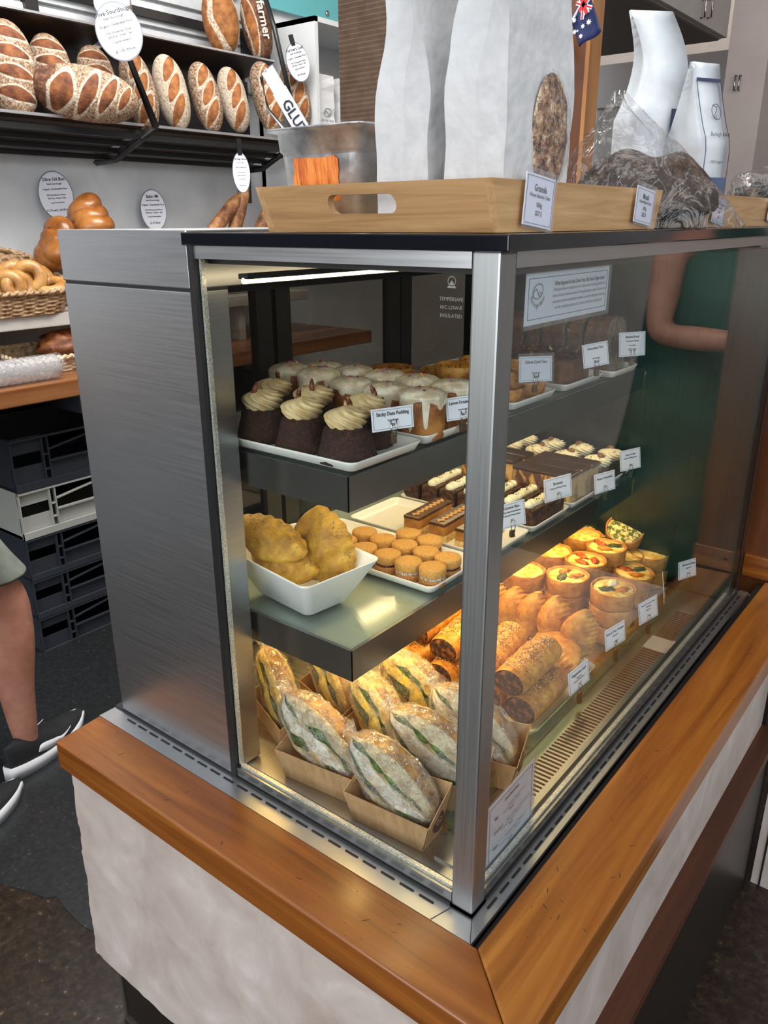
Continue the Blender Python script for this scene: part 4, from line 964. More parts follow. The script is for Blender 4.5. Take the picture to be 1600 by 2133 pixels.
text_mesh([('What happened to the Gluten Free, Nut free & Vegan treats?', .0062, .024, -.0125, .80)], INK, t, 'heading', bold=True)
text_mesh([('Although we have not changed any of our recipes, we can no longer guarantee the', .0048, .024, -.0185, .80), ('absence of cross contamination due to the manufacturing processes. We take every', .0048, .024, -.0245, .80),
           ('precaution to prevent contamination, however, as we do produce gluten containing', .0048, .024, -.0305, .80), ('and dairy containing products on site, there is a risk of cross contamination.', .0048, .024, -.0365, .80)], INK, t, 'body_text')
m = MB(); T = Matrix.Translation((-w/2+.024, 0, -.021)); logo_mesh(m, .017, T); m.build('logo', NAVY, t)
arc_text('Burleigh Baker', .0062, .017, -.0165, NAVY, t, .165, Matrix.Translation((-w/2+.024, 0, 0)))
a = U(1020, 1668, 0, -.016)
t = flat_sign('sandwich_sign', 'upright price list headed Sandwiches, low inside the front glass', (-.016, .114, .112), .118, .100, None, -2)
text_mesh([('Sandwiches', .0078, 0, -.013)], INK, t, 'heading', bold=True)
text_mesh([('Egg', .0068, -.038, -.027), ('Chicken', .0068, -.032, -.050), ('Ham', .0068, -.038, -.074), ('$10', .006, 0, -.037), ('$12', .006, 0, -.061), ('$12', .006, 0, -.086)], INK, t, 'lettering', bold=True)
text_mesh([('| Organic Mayo | Lettuce', .0048, .012, -.027), ('Sourdough | Butter | Salt', .0044, 0, -.0318), ('| Mayo | Avocado | Lettuce | Carrot', .0044, .018, -.050), ('Sourdough | Butter | Mustard', .0044, 0, -.0555), ('| Cheese | Mayo | Tomato', .0046, .010, -.074), ('Sourdough | Butter | Mustard', .0044, 0, -.0795)], INK, t, 'body_text')
o = MB().box((-.075, .735, .0045), (-.03, .79, .0055)).build('paper_slip', flat('slip', (.55, .50, .47), .6)); tag(o, 'blank pale paper slip lying on the slotted grille', 'paper')
# ---------------------------------------------------------------- things standing on the display case
TOPZ = .7645
BAM = wood('bamboo', [(.0, (.30, .16, .065)), (.5, (.45, .26, .115)), (1, (.56, .36, .18))], 0, 75, .4, .1, long=.05)
BAMY = wood('bamboo_long', [(.0, (.33, .18, .075)), (.5, (.47, .28, .125)), (1, (.58, .38, .19))], 1, 75, .4, .1, long=.05)
def bamboo_tray(name_label, y0, x0=-.325, x1=-.026, ly=.385, h=.046):
    t = thing('bamboo_tray', name_label, 'tray', ((x0+x1)/2, y0, TOPZ), group='bamboo trays on the case'); w = (x1-x0)/2; th = .009
    MB().box((-w+.004, .004, .002), (w-.004, ly-.004, .009)).build('base', BAMY, t)
    for s in (-1, 1):
        vs = []
        for (y, z) in ((0, 0), (ly, 0), (ly+.018, h), (-.018, h)): vs += [(s*w, y, z), (s*(w-th), y, z)]
        m = MB().add(vs, [(0, 2, 4, 6), (7, 5, 3, 1), (6, 4, 5, 7), (0, 1, 3, 2), (0, 6, 7, 1), (2, 3, 5, 4)]); m.build('long_side', BAMY, t)
    hx = .0 - .035+.0 ; hole = rrect(.088, .018, .0088, 6, -.006, h*.58)
    n = len(hole); outer = []
    for (x, z) in hole:
        dx, dz = x+.006, z-h*.58; k = min((w-th+(.006 if dx > 0 else -.006))/abs(dx) if abs(dx) > 1e-6 else 1e9, ((h*.42) if dz > 0 else h*.58)/abs(dz) if abs(dz) > 1e-6 else 1e9)
        outer.append((-.006+dx*k, h*.58+dz*k))
    corners = [(w-th, h), (-(w-th), h), (-(w-th), 0), (w-th, 0)]
    for c in corners:      # snap the nearest outer point onto each corner
        i = min(range(n), key=lambda i: (outer[i][0]-c[0])**2+(outer[i][1]-c[1])**2*4); outer[i] = c
    for s in (0, 1):
        def P(x, z, o): yy = -.018*z/h+o; return (x, yy if s == 0 else ly-yy, z)
        vs = [P(x, z, 0) for x, z in hole]+[P(x, z, 0) for x, z in outer]+[P(x, z, th) for x, z in hole]+[P(x, z, th) for x, z in outer]
        fs = []
        for i in range(n):
            j = (i+1) % n; fs += [(i, j, n+j, n+i), (2*n+i, 3*n+i, 3*n+j, 2*n+j), (i, 2*n+i, 2*n+j, j), (n+i, n+j, 3*n+j, 3*n+i)]
        MB().add(vs, fs).build('handle_end', BAM, t)
    return t
bamboo_tray('bamboo tray with slot handles holding the white granola bags', .042)
bamboo_tray('second bamboo tray farther along, holding the coffee bags', .635)
for nm, lb, px, py, x, w, h, ln in (('price_tag', 'tag reading Granola 500g on the bamboo tray', 1118, 473, -.0205, .058, .046, [('Granola', .0085, 0, .034, .9), ('House Granola | Oats', .0046, 0, .0275), ('500g', .0058, 0, .0195), ('$27.5', .006, 0, .012)]),
        ('price_tag', 'tag reading Muesli at the far end of the first bamboo tray', 1338, 466, -.0205, .058, .040, [('Muesli', .0085, 0, .030, .9), ('House Muesli | Oats', .0046, 0, .024), ('600g', .0058, 0, .017), ('$22.0', .006, 0, .010)]),
        ('price_tag', 'tag reading Garlic Croutons on the second bamboo tray', 1494, 466, -.0205, .058, .038, [('Garlic Croutons', .0075, 0, .028, .85), ('Sourdough', .0046, 0, .022), ('90g', .0058, 0, .016), ('$9', .006, 0, .009)]),
        ('price_tag', 'blank edged tag cut off by the right border of the photo', 1606, 462, -.0205, .058, .038, [('Fruit Loaf', .0075, 0, .028, .85)])):
    v = U(px, py, 0, x); card(nm, lb, (x, v.y, max(v.z, TOPZ+.001)), 0, w, h, ln, tilt=0, roll=6, clip=False, clr=True, group='tags on the bamboo trays')

# ---- white paper bags
BAGW = noisy('white_bag_paper', [(.2, (.50, .505, .515)), (.8, (.57, .575, .58))], 16, .7, .6, 14, bdist=.016, dist=1.5, Transmission_Weight=0)
def crease(o, nper, cols):
    for e in o.data.edges:
        a, b = e.vertices
        if abs(a-b) == nper and a % nper in cols: e.use_edge_sharp = True
        if max(a, b) < nper: e.use_edge_sharp = True
def paper_bag(label, x0, x1, y0, y1, group, win=True, H=.34, hb=.125, seed=0, content=None):
    t = thing('paper_bag', label, 'bag', ((x0+x1)/2, (y0+y1)/2, TOPZ+.010), group=group); w, d = (x1-x0)/2, (y1-y0)/2
    rows = []; n = 26
    for i in range(n+1):
        z = H*i/n; k = max(0, (z-hb)/(H-hb)); wx = w*(1-k**.9*.94); gy = .55*d*k**.85; dy = d*(1-.10*k)
        bul = .004*math.sin(math.pi*min(1, z/hb))*(k == 0)
        lean = .012*k*math.sin(seed)
        sec = []
        for (sx_, sy_, tag_) in ((-1, -1, 0), (0, -1, 1), (1, -1, 0), (1, -.33, 2), (1, .33, 2), (1, 1, 0), (0, 1, 1), (-1, 1, 0), (-1, .33, 2), (-1, -.33, 2)):
            x, y = wx*sx_, dy*sy_
            if tag_ == 1: y = (dy-gy-.003)*sy_
            if tag_ == 2: x += bul*sx_
            nz = noise.noise(Vector((x*40+seed, y*40, z*22)))*.0035*(1+k*2)
            sec.append((x+nz+lean, y+nz*.7, z))
        rows.append(sec)
    o = MB().grid(rows, closed=True, smooth=True, capa=True).build('bag_paper', BAGW, t); crease(o, 10, (0, 1, 2, 5, 6, 7))
    if win:
        gm = noisy('granola', [(.2, (.05, .018, .008)), (.45, (.22, .10, .045)), (.65, (.42, .24, .12)), (.85, (.66, .50, .33))], 95, .6, 1, 140, bdist=.004) if content is None else content
        Y, Zc, ry, rz = .012, .076, .036, .048
        if win == 2: Y, Zc = .012, .070
        rows = []
        for i in range(17):
            q = i/16
            rows.append([(w+.0045+.0050*math.sqrt(max(0, 1-q*q))+.0022*noise.noise(Vector((q*6*math.cos(a), q*9*math.sin(a), seed)))*(q < .99), Y+ry*q*math.cos(a), Zc+rz*q*math.sin(a)*(1.15 if math.sin(a) > 0 else 1)) for a in [2*math.pi*j/40 for j in range(40)]])
        MB().grid(rows, closed=True).build('bag_contents', gm, t)['kind'] = 'stuff'
        rows = []
        for i in range(13):
            q = i/12
            rows.append([(w+.0056+.0065*math.sqrt(max(0, 1-q*q))+.002*noise.noise(Vector((q*3*math.cos(a), q*5*math.sin(a), seed+4))), Y+(ry+.002)*q*math.cos(a), Zc+(rz+.003)*q*math.sin(a)*(1.15 if math.sin(a) > 0 else 1)) for a in [2*math.pi*j/40 for j in range(40)]])
        MB().grid(rows, closed=True).build('window_film', clear('window_film', (.97, .97, .97), 1.5, rough=.05, haze=.03, wrinkle=1, wscale=45, bd=.012, painted_glint=60), t)
    return t
PBG = 'white paper bags with oval windows'
paper_bag('white paper bag on the right of the pair, oval window full of granola', -.102, -.036, .060, .192, PBG, 1, seed=1.5)
paper_bag('white paper bag on the left of the pair, its window turned out of sight', -.186, -.122, .062, .200, PBG, 1, seed=3)
paper_bag('white paper bag of pale muesli peeking out behind the pair', -.186, -.110, .216, .345, PBG, 2, H=.29, hb=.11, seed=5, content=noisy('muesli', [(.2, (.30, .20, .12)), (.5, (.55, .44, .30)), (.8, (.72, .64, .50))], 110, .6, 1, 160, bdist=.003))

# ---- galvanised tin with taped tongs
tn = thing('steel_tin', 'small galvanised tin with an orange sticker', 'tin', (-.277, .130, TOPZ+.010), group=None)
GALV = noisy('galvanised', [(.2, (.42, .43, .44)), (.5, (.60, .61, .62)), (.8, (.74, .75, .75))], 28, .34, .15, 60, metal=.9, rr=(.25, .45))
m = MB(); rows = []
for k, z in ((.062, 0), (.066, .003), (.0735, .068), (.0745, .072), (.077, .074), (.079, .092), (.090, .094), (.091, .0965), (.079, .097), (.077, .091), (.072, .068), (.06, .005)):
    rows.append([(x, y, z) for x, y in rrect(2*k*.80, 2*k*.78, .014, 5)])
m.grid(rows, closed=True, capa=True, capb=True); m.build('tin_body', GALV, tn)
m = MB(); random.seed(4); y = -.0590
pts = [(-.036+.0045*random.uniform(-.5, .5)*(0 < i < 8), .018+i*.0062) for i in range(8)]+[(-.034+i*.0084, .0665+random.uniform(-.001, .001)) for i in range(8)]+[(.030+random.uniform(-.0015, .0015), .064-i*.0062) for i in range(7)]+[(.026-i*.009, .017+random.uniform(-.002, .002)) for i in range(6)]
m.add([(x, -.0488-.0092*(z/.070)-.0015, z) for x, z in pts], [tuple(range(len(pts)))[::-1]])
m.build('sticker', noisy('orange_sticker', [(.2, (.48, .10, .015)), (.5, (.74, .19, .025)), (.8, (.82, .28, .05))], 26, .35, .8, 60, stretch=(5, 1, .7), bdist=.003), tn)
tg = thing('serving_tongs', 'steel tongs standing in the tin, white tape lettered GLUT', 'tongs', (-.352, .140, TOPZ+.103), (R(6), R(-31), R(20)))
MB().box((-.0085, -.0008, -.06), (.0085, .0008, .088), bev=.0006).build('arm', flat('tong_steel', (.6, .6, .6), .2, 1), tg)
MB().tube([(-.012, .004, -.05), (-.020, .006, .02), (-.026, .006, .055), (-.012, .003, .086), (0, 0, .088)], .0022, 8).build('arm', flat('tong_steel', (.6, .6, .6), .2, 1), tg)
MB().box((-.0092, -.0015, -.005), (.0092, .0015, .062)).build('tape', PAPER, tg)
text_mesh([('GLUT', .0165, 0, 0)], INK, tg, 'lettering', Matrix.Translation((0, -.0018, .028)) @ Matrix.Rotation(R(90), 4, 'Y'), bold=True)
# ---- cardboard carton
CARD = noisy('corrugated_card', [(.3, (.115, .068, .040)), (.7, (.15, .092, .056))], 40, .85, .0, 30)
cbx = thing('cardboard_carton', 'tall brown corrugated carton behind the tin', 'box', (-.455, .55, TOPZ+.003))
m = MB(); z = 0; rows = []
while z < .42: rows.append([(-.113+.0009*math.cos(z*900), -.10-.0009*math.cos(z*900), z), (.14, -.10-.0009*math.cos(z*900), z), (.14, .09, z), (-.113, .09, z)]); z += .00175
m.grid(rows, closed=True, smooth=True, capb=True, capa=True, flip=False); m.build('carton_body', CARD, cbx)
MB().box((-.115, -.103, .4185), (.142, .092, .4225)).build('flap', CARD, cbx)

# ---- bagged fruit loaf
def loaf_rows(L, W_, H, seed, amp=.10, flatb=.45):
    rows = []; nu, nv = 26, 26
    for i in range(nu+1):
        u = i/nu; q = max(0, 1-abs(2*u-1)**2.3)**.55; row = []
        for j in range(nv):
            b = 2*math.pi*j/nv; cz = math.sin(b); k = 1+amp*noise.noise(Vector((u*4, math.cos(b)*1.5, cz*1.5+seed)))
            row.append(((u-.5)*L, W_/2*q*math.cos(b)*k, (H*(1-flatb/2))*q*cz*k if cz > 0 else H*flatb/2*q*cz))
        rows.append(row)
    return rows
v = U(1352, 360, 0, -.10)
fl = thing('fruit_loaf', 'dark floured fruit loaf lying in a clear bag', 'loaf', (-.085, .535, TOPZ+.028))
MB().grid(loaf_rows(.205, .12, .090, 3, .22), closed=True, capa=True, capb=True, T=Matrix.Rotation(R(32), 4, 'Z')).build('loaf_crust', noisy('fruit_loaf_crust', [(.0, (.010, .005, .003)), (.45, (.035, .018, .011)), (.75, (.085, .055, .036)), (1, (.22, .17, .125))], 60, .7, .9, 90, dist=.3, bdist=.006), fl)
bg_ = thing('clear_bag', 'clear plastic bag with a peaked knot over the fruit loaf', 'plastic bag', (-.085, .535, TOPZ+.0005))
rows = []; T = Matrix.Rotation(R(30), 4, 'Z')
for i in range(21):
    u = i/20; z = .165*u; row = []
    k = (1-u**1.35)*.95+.05
    for j in range(36):
        a = 2*math.pi*j/36; nz = 1+.16*noise.noise(Vector((math.cos(a)*2.5, math.sin(a)*2.5, u*4)))
        row.append((.135*k*math.cos(a)*nz-.045*u, .080*k*math.sin(a)*nz, z*(1+.06*math.sin(3*a))))
    rows.append(row)
MB().grid(rows, closed=True, capb=True, T=T).build('bag_film', FILM2, bg_)
# ---- coffee bags
CBW = noisy('coffee_bag_white', [(.2, (.48, .52, .56)), (.8, (.56, .60, .64))], 20, .42, .3, 30, bdist=.003)
def coffee_bag(name, label, loc, rz, H, w, d, twist=0, seed=1, full=True):
    t = thing('coffee_bag', label, 'bag', loc, (0, 0, R(rz)), 'white coffee bags')
    rows = []; n = 24
    for i in range(n+1):
        u = i/n; z = H*u; k = max(0, (u-.50)/.50); sy = d/2*(1-.94*k**.8); sx_ = w/2*(1-.06*k)
        sh = .03*math.sin(k*math.pi)*twist; row = []
        for (a, b, g) in ((-1, -1, 0), (0, -1, 1), (1, -1, 0), (1, 0, 2), (1, 1, 0), (0, 1, 1), (-1, 1, 0), (-1, 0, 2)):
            x, y = a*sx_, b*sy
            if g == 2: x *= 1-.35*k
            if g == 1: y *= 1+.25*(1-k)
            nz = .003*noise.noise(Vector((x*30, y*30, z*20+seed)))
            row.append((x+nz+sh, y+nz+.045*k*k*twist, z))
        rows.append(row)
    MB().grid(rows, closed=True, smooth=True, capa=True, capb=True).build('bag_paper', CBW, t)
    return t
fv = U(1522, 395, 0, -.036)
cb = coffee_bag('', 'white coffee bag with a navy framed label, standing upright', (-.095, .755, TOPZ+.010), 62, .225, .058, .075, 0, 2)
def yb(z): u = z/.225; k = max(0, (u-.5)/.5); return -.075/2*(1-.94*k**.8)*1.25-.0012
m = MB(); zs = [i*.200/12 for i in range(13)]
for s in (-1, 1): m.grid([[(s*.024-.0008, yb(z), z), (s*.024+.0008, yb(z), z)] for z in zs], flip=False)
m.grid([[(-.024, yb(.198), .198), (.024, yb(.198), .198)], [(-.024, yb(.203)-.0003, .203), (.024, yb(.203)-.0003, .203)]])
m.build('label_frame', NAVY, cb)
m = MB().add([(-.023, yb(.0)-.0005, .003), (.023, yb(0)-.0005, .003), (.023, yb(.062)-.0005, .062), (-.023, yb(.062)-.0005, .062)], [(0, 1, 2, 3)]); m.build('label_base', flat('label_blue', (.07, .10, .18), .5), cb)
text_mesh([('COLOMBIA', .0072, -.006, .047, .7, .02), ('& PNG', .0072, -.006, .037, .7, .02)], PAPER, cb, 'lettering', Matrix.Translation((0, yb(.04)-.0014, 0)))
text_mesh([('100% Organic', .0058, 0, .084, .8)], INK, cb, 'lettering', Matrix.Translation((0, yb(.08)-.0008, 0)))
m = MB(); logo_mesh(m, .019, Matrix.Translation((0, yb(.155)-.004, .153)) @ Matrix.Rotation(R(60), 4, 'Y')); m.build('logo', NAVY, cb)
text_mesh([('Burleigh Baker', .0078, 0, .122, .85)], INK, cb, 'lettering', Matrix.Translation((0, yb(.115)-.0035, 0)))
cb2 = coffee_bag('', 'taller white coffee bag with a creased curling top', (-.185, .775, TOPZ+.010), 48, .315, .078, .085, .55, 6)
m = MB(); m.box((.012, -.0555, .12), (.026, -.055, .165)).box((.014, -.056, .10), (.017, -.0555, .165)); m.build('label_edge', NAVY, cb2)
v = U(1600, 350, 0, -.07)
cb3 = thing('clear_bag', 'dark bag of croutons cut off at the right border of the photo', 'plastic bag', (-.085, v.y+.02, TOPZ+.012))
MB().grid(blob(24, 14, .055, .07, .046, .25, 2, 3), closed=True, T=Matrix.Translation((0, 0, .048))).build('bag_film', FILM2, cb3)
MB().grid(blob(24, 14, .048, .060, .030, .4, 3, 5), closed=True, T=Matrix.Translation((0, 0, .034))).build('croutons', noisy('dark_croutons', [(.2, (.008, .006, .005)), (.6, (.03, .02, .015)), (.85, (.10, .06, .03))], 40, .5, 1, 60), cb3)['kind'] = 'stuff'
# ---------------------------------------------------------------- bread wall behind the counter
RK = flat('rack_black', (.012, .012, .013), .35)
LIP = flat('shelf_lip', (.62, .63, .65), .35, .9)
WOODK = noisy('shelf_board_dark', [(.3, (.030, .016, .010)), (.7, (.06, .034, .020))], 8, .4, .1, 40, stretch=(1, .1, 1))
rk = thing('bread_rack', 'black steel wall rack with two tilted bread shelves', 'shelf rack', (-2.4, 1.3, .95))
def rkp(mb, n, m_, lab=None): return pc(mb, n, m_, lab, rk)
def sheet(x0, z0, x1, z1, y0, y1, th=.004): return MB().add([(x0, y0, z0), (x0, y1, z0), (x1, y1, z1), (x1, y0, z1), (x0, y0, z0-th), (x0, y1, z0-th), (x1, y1, z1-th), (x1, y0, z1-th)], [(0, 3, 2, 1), (4, 5, 6, 7), (0, 1, 5, 4), (1, 2, 6, 5), (2, 3, 7, 6), (3, 0, 4, 7)])
zl, zu, xl, xu = 1.108, 1.430, -2.30, -2.42
ym, ye = 1.375, 2.16
for (y0, y1) in ((-.6, ym-.02), (ym+.02, ye)):
    rkp(sheet(xl, zl, -2.62, zl-.085, y0, y1), 'lower_shelf', WOODK); rkp(sheet(xl+.003, zl+.006, xl-.012, zl+.004, y0, y1, .009), 'shelf_lip', LIP)
    rkp(sheet(xu, zu, -2.635, zu-.05, y0, y1), 'upper_shelf', WOODK); rkp(sheet(xu+.003, zu+.006, xu-.012, zu+.004, y0, y1, .007), 'shelf_lip', LIP)
    rkp(MB().box((-2.60, y0, zl+.02), (-2.595, y1, zl+.26)), 'back_board', RK)
for k in range(4): 
    x = xl-.03-.075*k; z = zl-.022-.02*k
    rkp(MB().box((x-.012, -.6, z-.022), (x+.012, ye, z-.004)), 'slat_bar', RK)
for y in (ym, ye):
    v0, v1 = (U(325, 266, 0, -2.24), U(252, 78, 0, -2.27)) if y == ym else (U(625, 292, 0, -2.26), U(572, 60, 0, -2.33))
    rkp(MB().tube([v0, v1, v1+Vector((-.06, 0, .15))], .014, 4), 'slanted_post', RK)
    rkp(MB().tube([v0, (-2.50, v0.y, 1.005), (-2.64, v0.y, 1.0)], .013, 4), 'brace', RK)
rkp(MB().box((-2.65, -.6, zu+.115), (-2.62, ye, zu+.145)), 'back_rail', RK); rkp(MB().box((-2.65, -.6, zu+.27), (-2.62, ye, zu+.35)), 'back_rail', RK)
rkp(MB().box((-2.65, -.6, 1.02), (-2.62, ye, 1.055)), 'back_rail', RK)
rkp(MB().box((-2.66, 1.15, 1.05), (-2.63, 1.20, 1.9)), 'upright', RK); rkp(MB().box((-2.66, 2.12, .86), (-2.62, 2.17, 1.45)), 'upright', RK)
rkp(sheet(-2.44, 1.58, -2.62, 1.58, ye-.006, ye, .15), 'end_plate', RK)
# loaves
FLOUR = noisy('floured_crust', [(.0, (.07, .025, .012)), (.35, (.17, .08, .04)), (.62, (.36, .26, .17)), (1, (.52, .44, .34))], 150, .8, .6, 160, dist=.3)
FLOURL = noisy('floured_ridge', [(.0, (.26, .16, .09)), (.4, (.46, .37, .27)), (1, (.60, .54, .45))], 160, .85, .4, 120)
BAKED = noisy('baked_score', [(.0, (.06, .016, .005)), (.5, (.15, .044, .011)), (1, (.27, .095, .026))], 30, .5, .7, 60, dist=1)
BAKEDL = noisy('golden_score', [(.0, (.12, .036, .008)), (.5, (.26, .085, .018)), (1, (.38, .15, .04))], 30, .5, .7, 60, dist=1)
DARKC = noisy('dark_crust', [(.15, (.035, .012, .006)), (.5, (.11, .038, .015)), (.8, (.22, .09, .035)), (.95, (.45, .32, .2))], 50, .7, .7, 90)
def sourdough(L, W_, H, scores, seed, mats=None, name='sourdough_loaf', dark=.0):
    """long axis x, crust up z; scores = (x, y, half length, half width, angle) across the top"""
    t = thing(name, '', 'loaf'); rows = []; nu, nv = 120, 120; idx = {}
    def e_of(x, y):
        best = 9; h = 0
        for (cx, cy, a, b, an) in scores:
            dx, dy = x-cx, y-cy; c, s = math.cos(an), math.sin(an)
            p, q = (dx*c+dy*s)/a, (-dx*s+dy*c)/(b*(1-.25*abs((dx*c+dy*s)/a))); e = p*p+q*q
            if e < best: best = e
        return best
    for i in range(nu+1):
        u = .5-.5*math.cos(math.pi*i/nu); r = max(0, 1-abs(2*u-1)**2.4)**.5; row = []
        for j in range(nv):
            b = 2*math.pi*j/nv; c, s = math.cos(b), math.sin(b)
            x = (u-.5)*L; y = W_/2*r*c; z = H*.62*r*s if s > 0 else H*.38*r*s*.8
            k = 1+.05*noise.noise(Vector((x*9, y*9, z*9+seed)))
            if s > -.1:
                e = e_of(x, y); idx[(i, j)] = e
                if e < 1: k += .045*math.sqrt(1-e)+.010*noise.noise(Vector((x*50, y*50, seed)))
                elif e < 1.5: k += .03*(1.5-e)/.5*(e-1)*4
            row.append((x*(1+.02*(k-1)), y*k, z*k))
        rows.append(row)
    sc_, rg, dk = [], [], []
    for i in range(nu+1):
        for j in range(nv):
            e = idx.get((i, j), 9); sc_.append((1-math.sqrt(e))*6); rg.append((1.32-math.sqrt(e))*5); dk.append((-rows[i][j][0]-L*dark)*40 if dark else -3)
    o = MB().grid(rows, 0, True, True).build('crust', mats or LOAFM, t)
    attr(o, 'score', sc_); attr(o, 'ridge', rg); attr(o, 'dark', dk)
    return t
def loafmat(name, base, score, ridge=[(.24, .15, .08), (.46, .37, .27), (.60, .54, .45)], sc=150):
    return zoned(name, base, [('dark', [(.03, .010, .005), (.09, .03, .012), (.20, .09, .04)], 60, .3, .3), ('ridge', ridge, 130, .4, .5), ('score', score, 34, .12, .3)], sc, .8, .7, 130)
FB = [(.0, (.07, .025, .012)), (.35, (.17, .08, .04)), (.62, (.34, .24, .155)), (1, (.50, .42, .32))]
BS = [(.06, .016, .005), (.15, .044, .011), (.27, .095, .026)]; GS = [(.12, .036, .008), (.26, .085, .018), (.38, .15, .04)]
LOAFM = loafmat('sourdough_brown', FB, BS)
LGOLD = loafmat('sourdough_gold', FB, GS)
LPALE = loafmat('sourdough_pale', [(.0, (.20, .12, .07)), (.4, (.40, .31, .22)), (1, (.58, .52, .43))], GS)
LROUND = loafmat('round_gold', GSB := [(.0, (.12, .036, .008)), (.5, (.26, .085, .018)), (1, (.38, .15, .04))], [(.14, .045, .009), (.26, .095, .022), (.36, .15, .04)], sc=30)
LFARM = loafmat('farmer_crust', [(.0, (.04, .014, .006)), (.5, (.12, .045, .018)), (1, (.27, .13, .06))], GS, sc=60)
def diag(n, L, W_, an=.95, a=.052, b=.023): return [((-.5+(k+.5)/n)*L*.80, 0, a*W_/.14, b*(L/.3)*3.2/n*1.05, an) for k in range(n)]
def upright(tilt=8, yaw=0, roll_=0):
    """long axis upright, crust facing the room (+x)"""
    return (Matrix.Rotation(R(yaw), 3, 'Z') @ Matrix.Rotation(R(roll_), 3, 'X') @ Matrix.Rotation(R(-tilt), 3, 'Y') @ Matrix(((0, 0, 1), (0, -1, 0), (1, 0, 0)))).to_euler()
ml = LGOLD
A = Spawner(sourdough(.31, .155, .12, diag(4, .31, .155, 1.35), 1)); B = Spawner(sourdough(.265, .115, .10, diag(3, .265, .115, -.55, .062, .019), 2, ml)); D = Spawner(sourdough(.265, .120, .10, diag(3, .265, .12, -.50, .064, .019), 5, LPALE))
G = 'sourdough loaves on the lower bread shelf'
def lp(sp_, px, py, x, rot, l, sc=1, g=G): v = U(px, py-8, 0, x-.03); return sp_.put(v, rot, l, g, sc)
lp(A, 22, 155, -2.36, upright(14, -22, 0), 'big sourdough loaf with four scores, cut off at the left border', 1.0)
lp(A, 110, 170, -2.42, upright(14, -22, 4), 'sourdough loaf standing behind the one lying down, left', .92)
lp(A, 205, 185, -2.42, upright(14, -22, 6), 'sourdough loaf standing behind the one lying down, right', .86)
lying = Spawner(sourdough(.36, .175, .13, [(-.085, -.012, .062, .036, 1.25), (.000, -.005, .074, .023, 1.15), (.065, .0, .066, .020, 1.12), (.122, .0, .045, .014, 1.10)], 8, None, dark=.27))
v = U(178, 196, 0, -2.27)
lying.put(v, (Matrix.Rotation(R(-25), 3, 'Z') @ Matrix.Rotation(R(-7), 3, 'X') @ Matrix(((0, 0, 1), (1, 0, 0), (0, 1, 0)))).to_euler(), 'large floured loaf lying on its side with four long scores', G, .97)
lp(B, 290, 200, -2.35, upright(12, -25, 8), 'sourdough loaf half behind the black rack post', 1.05)
lp(D, 357, 202, -2.34, upright(12, -25, 8), 'pale floured loaf just right of the rack post', 1.03)
lp(B, 428, 212, -2.34, upright(12, -25, 9), 'brown loaf third from the rack post', 1.0)
lp(D, 486, 217, -2.34, upright(12, -25, 9), 'floured loaf fourth from the rack post', .96)
lp(B, 556, 213, -2.34, upright(12, -25, 9), 'loaf behind the steel tongs', 1.10)
lp(B, 615, 210, -2.34, upright(12, -25, 10), 'last loaf at the right end of the shelf under the farmers loaf sign', 1.02)
FA = Spawner(sourdough(.27, .16, .12, [(.0, -.01, .125, .060, .12)], 11, LROUND))
G2 = 'loaves on the upper bread shelf'
lp(FA, 460, 52, -2.47, upright(10, -25, 4), 'round shouldered loaf with one long ear on the upper shelf', .94, G2)
fm = sourdough(.27, .125, .11, [(.0, .035, .115, .018, .05)], 14, LFARM)
text_mesh([('farmer', .050, 0, 0, 1.1)], flat('flour_white', (.80, .76, .66), .9), fm, 'flour_stencil', Matrix.Translation((.0, -.014, .0765)) @ Matrix.Rotation(R(180), 4, 'Z') @ Matrix.Rotation(R(-90), 4, 'X'), bold=True)
FM = Spawner(fm); lp(FM, 534, 65, -2.47, upright(10, -28, 8), 'farmers loaf with its name stencilled in flour', 1.0, G2)
lp(B, 235, 5, -2.47, upright(10, -20, 4), 'loaf behind the oval signs at the top of the photo', 1.05, G2)

# oval shelf signs
def oval_sign(label, px, py, x, w, h, lines, face=-28, roll=0, strap=False, ht=None, size=1):
    v = U(px, py, 0, x); t = thing('oval_sign', label, 'sign', v, (0, R(roll), R(face+90)), 'oval bread signs')
    n = 48
    for nm, k, mt, y0 in (('sign_rim', 1.0, flat('rim_grey', (.16, .18, .24), .5), 0), ('sign_face', .955, PAPER, -.0008)):
        vs = [(w/2*k*math.cos(2*math.pi*i/n), y0, h/2*k*math.sin(2*math.pi*i/n)) for i in range(n)]; vb = [(a, y0+.002, c) for a, b_, c in vs]
        MB().add(vs+vb, [tuple(range(n)), tuple(range(n, 2*n))[::-1]]+[(i, i+n, (i+1) % n+n, (i+1) % n) for i in range(n)]).build(nm, mt, t)
    text_mesh(lines, INK, t, 'lettering', Matrix.Translation((0, -.001, 0)), bold=True)
    if strap: MB().box((-.010, -.002, h/2-.012), (.010, .004, h/2+strap)).build('strap', BLK, t)
    return t
def L7(title, s, price, a='Organic | Sustainable Flour', sub='Semi Sourdough'): return [(title, s, 0, .040), (sub, s*.55, 0, .029), (a, s*.55, 0, .016), ('70% Wholemeal Wheat', s*.48, 0, .001), ('30% Rye | Water | Salt', s*.48, 0, -.007), ('Long Fermentation', s*.45, 0, -.018), (price, s*.62, 0, -.037)]
oval_sign('oval sign reading Olive Sourdough between the two shelves', 248, 66, -2.22, .150, .178, [(a, b*1.5, c, d*1.5) for a, b, c, d in L7('Olive Sourdough', .0125, '$11.00 Whole')], -38, -16)
oval_sign('oval sign above the Olive Sourdough one, cut off by the top border', 233, 4, -2.25, .120, .100, [('$11.00 Whole', .014, 0, -.022)], -38, -16)
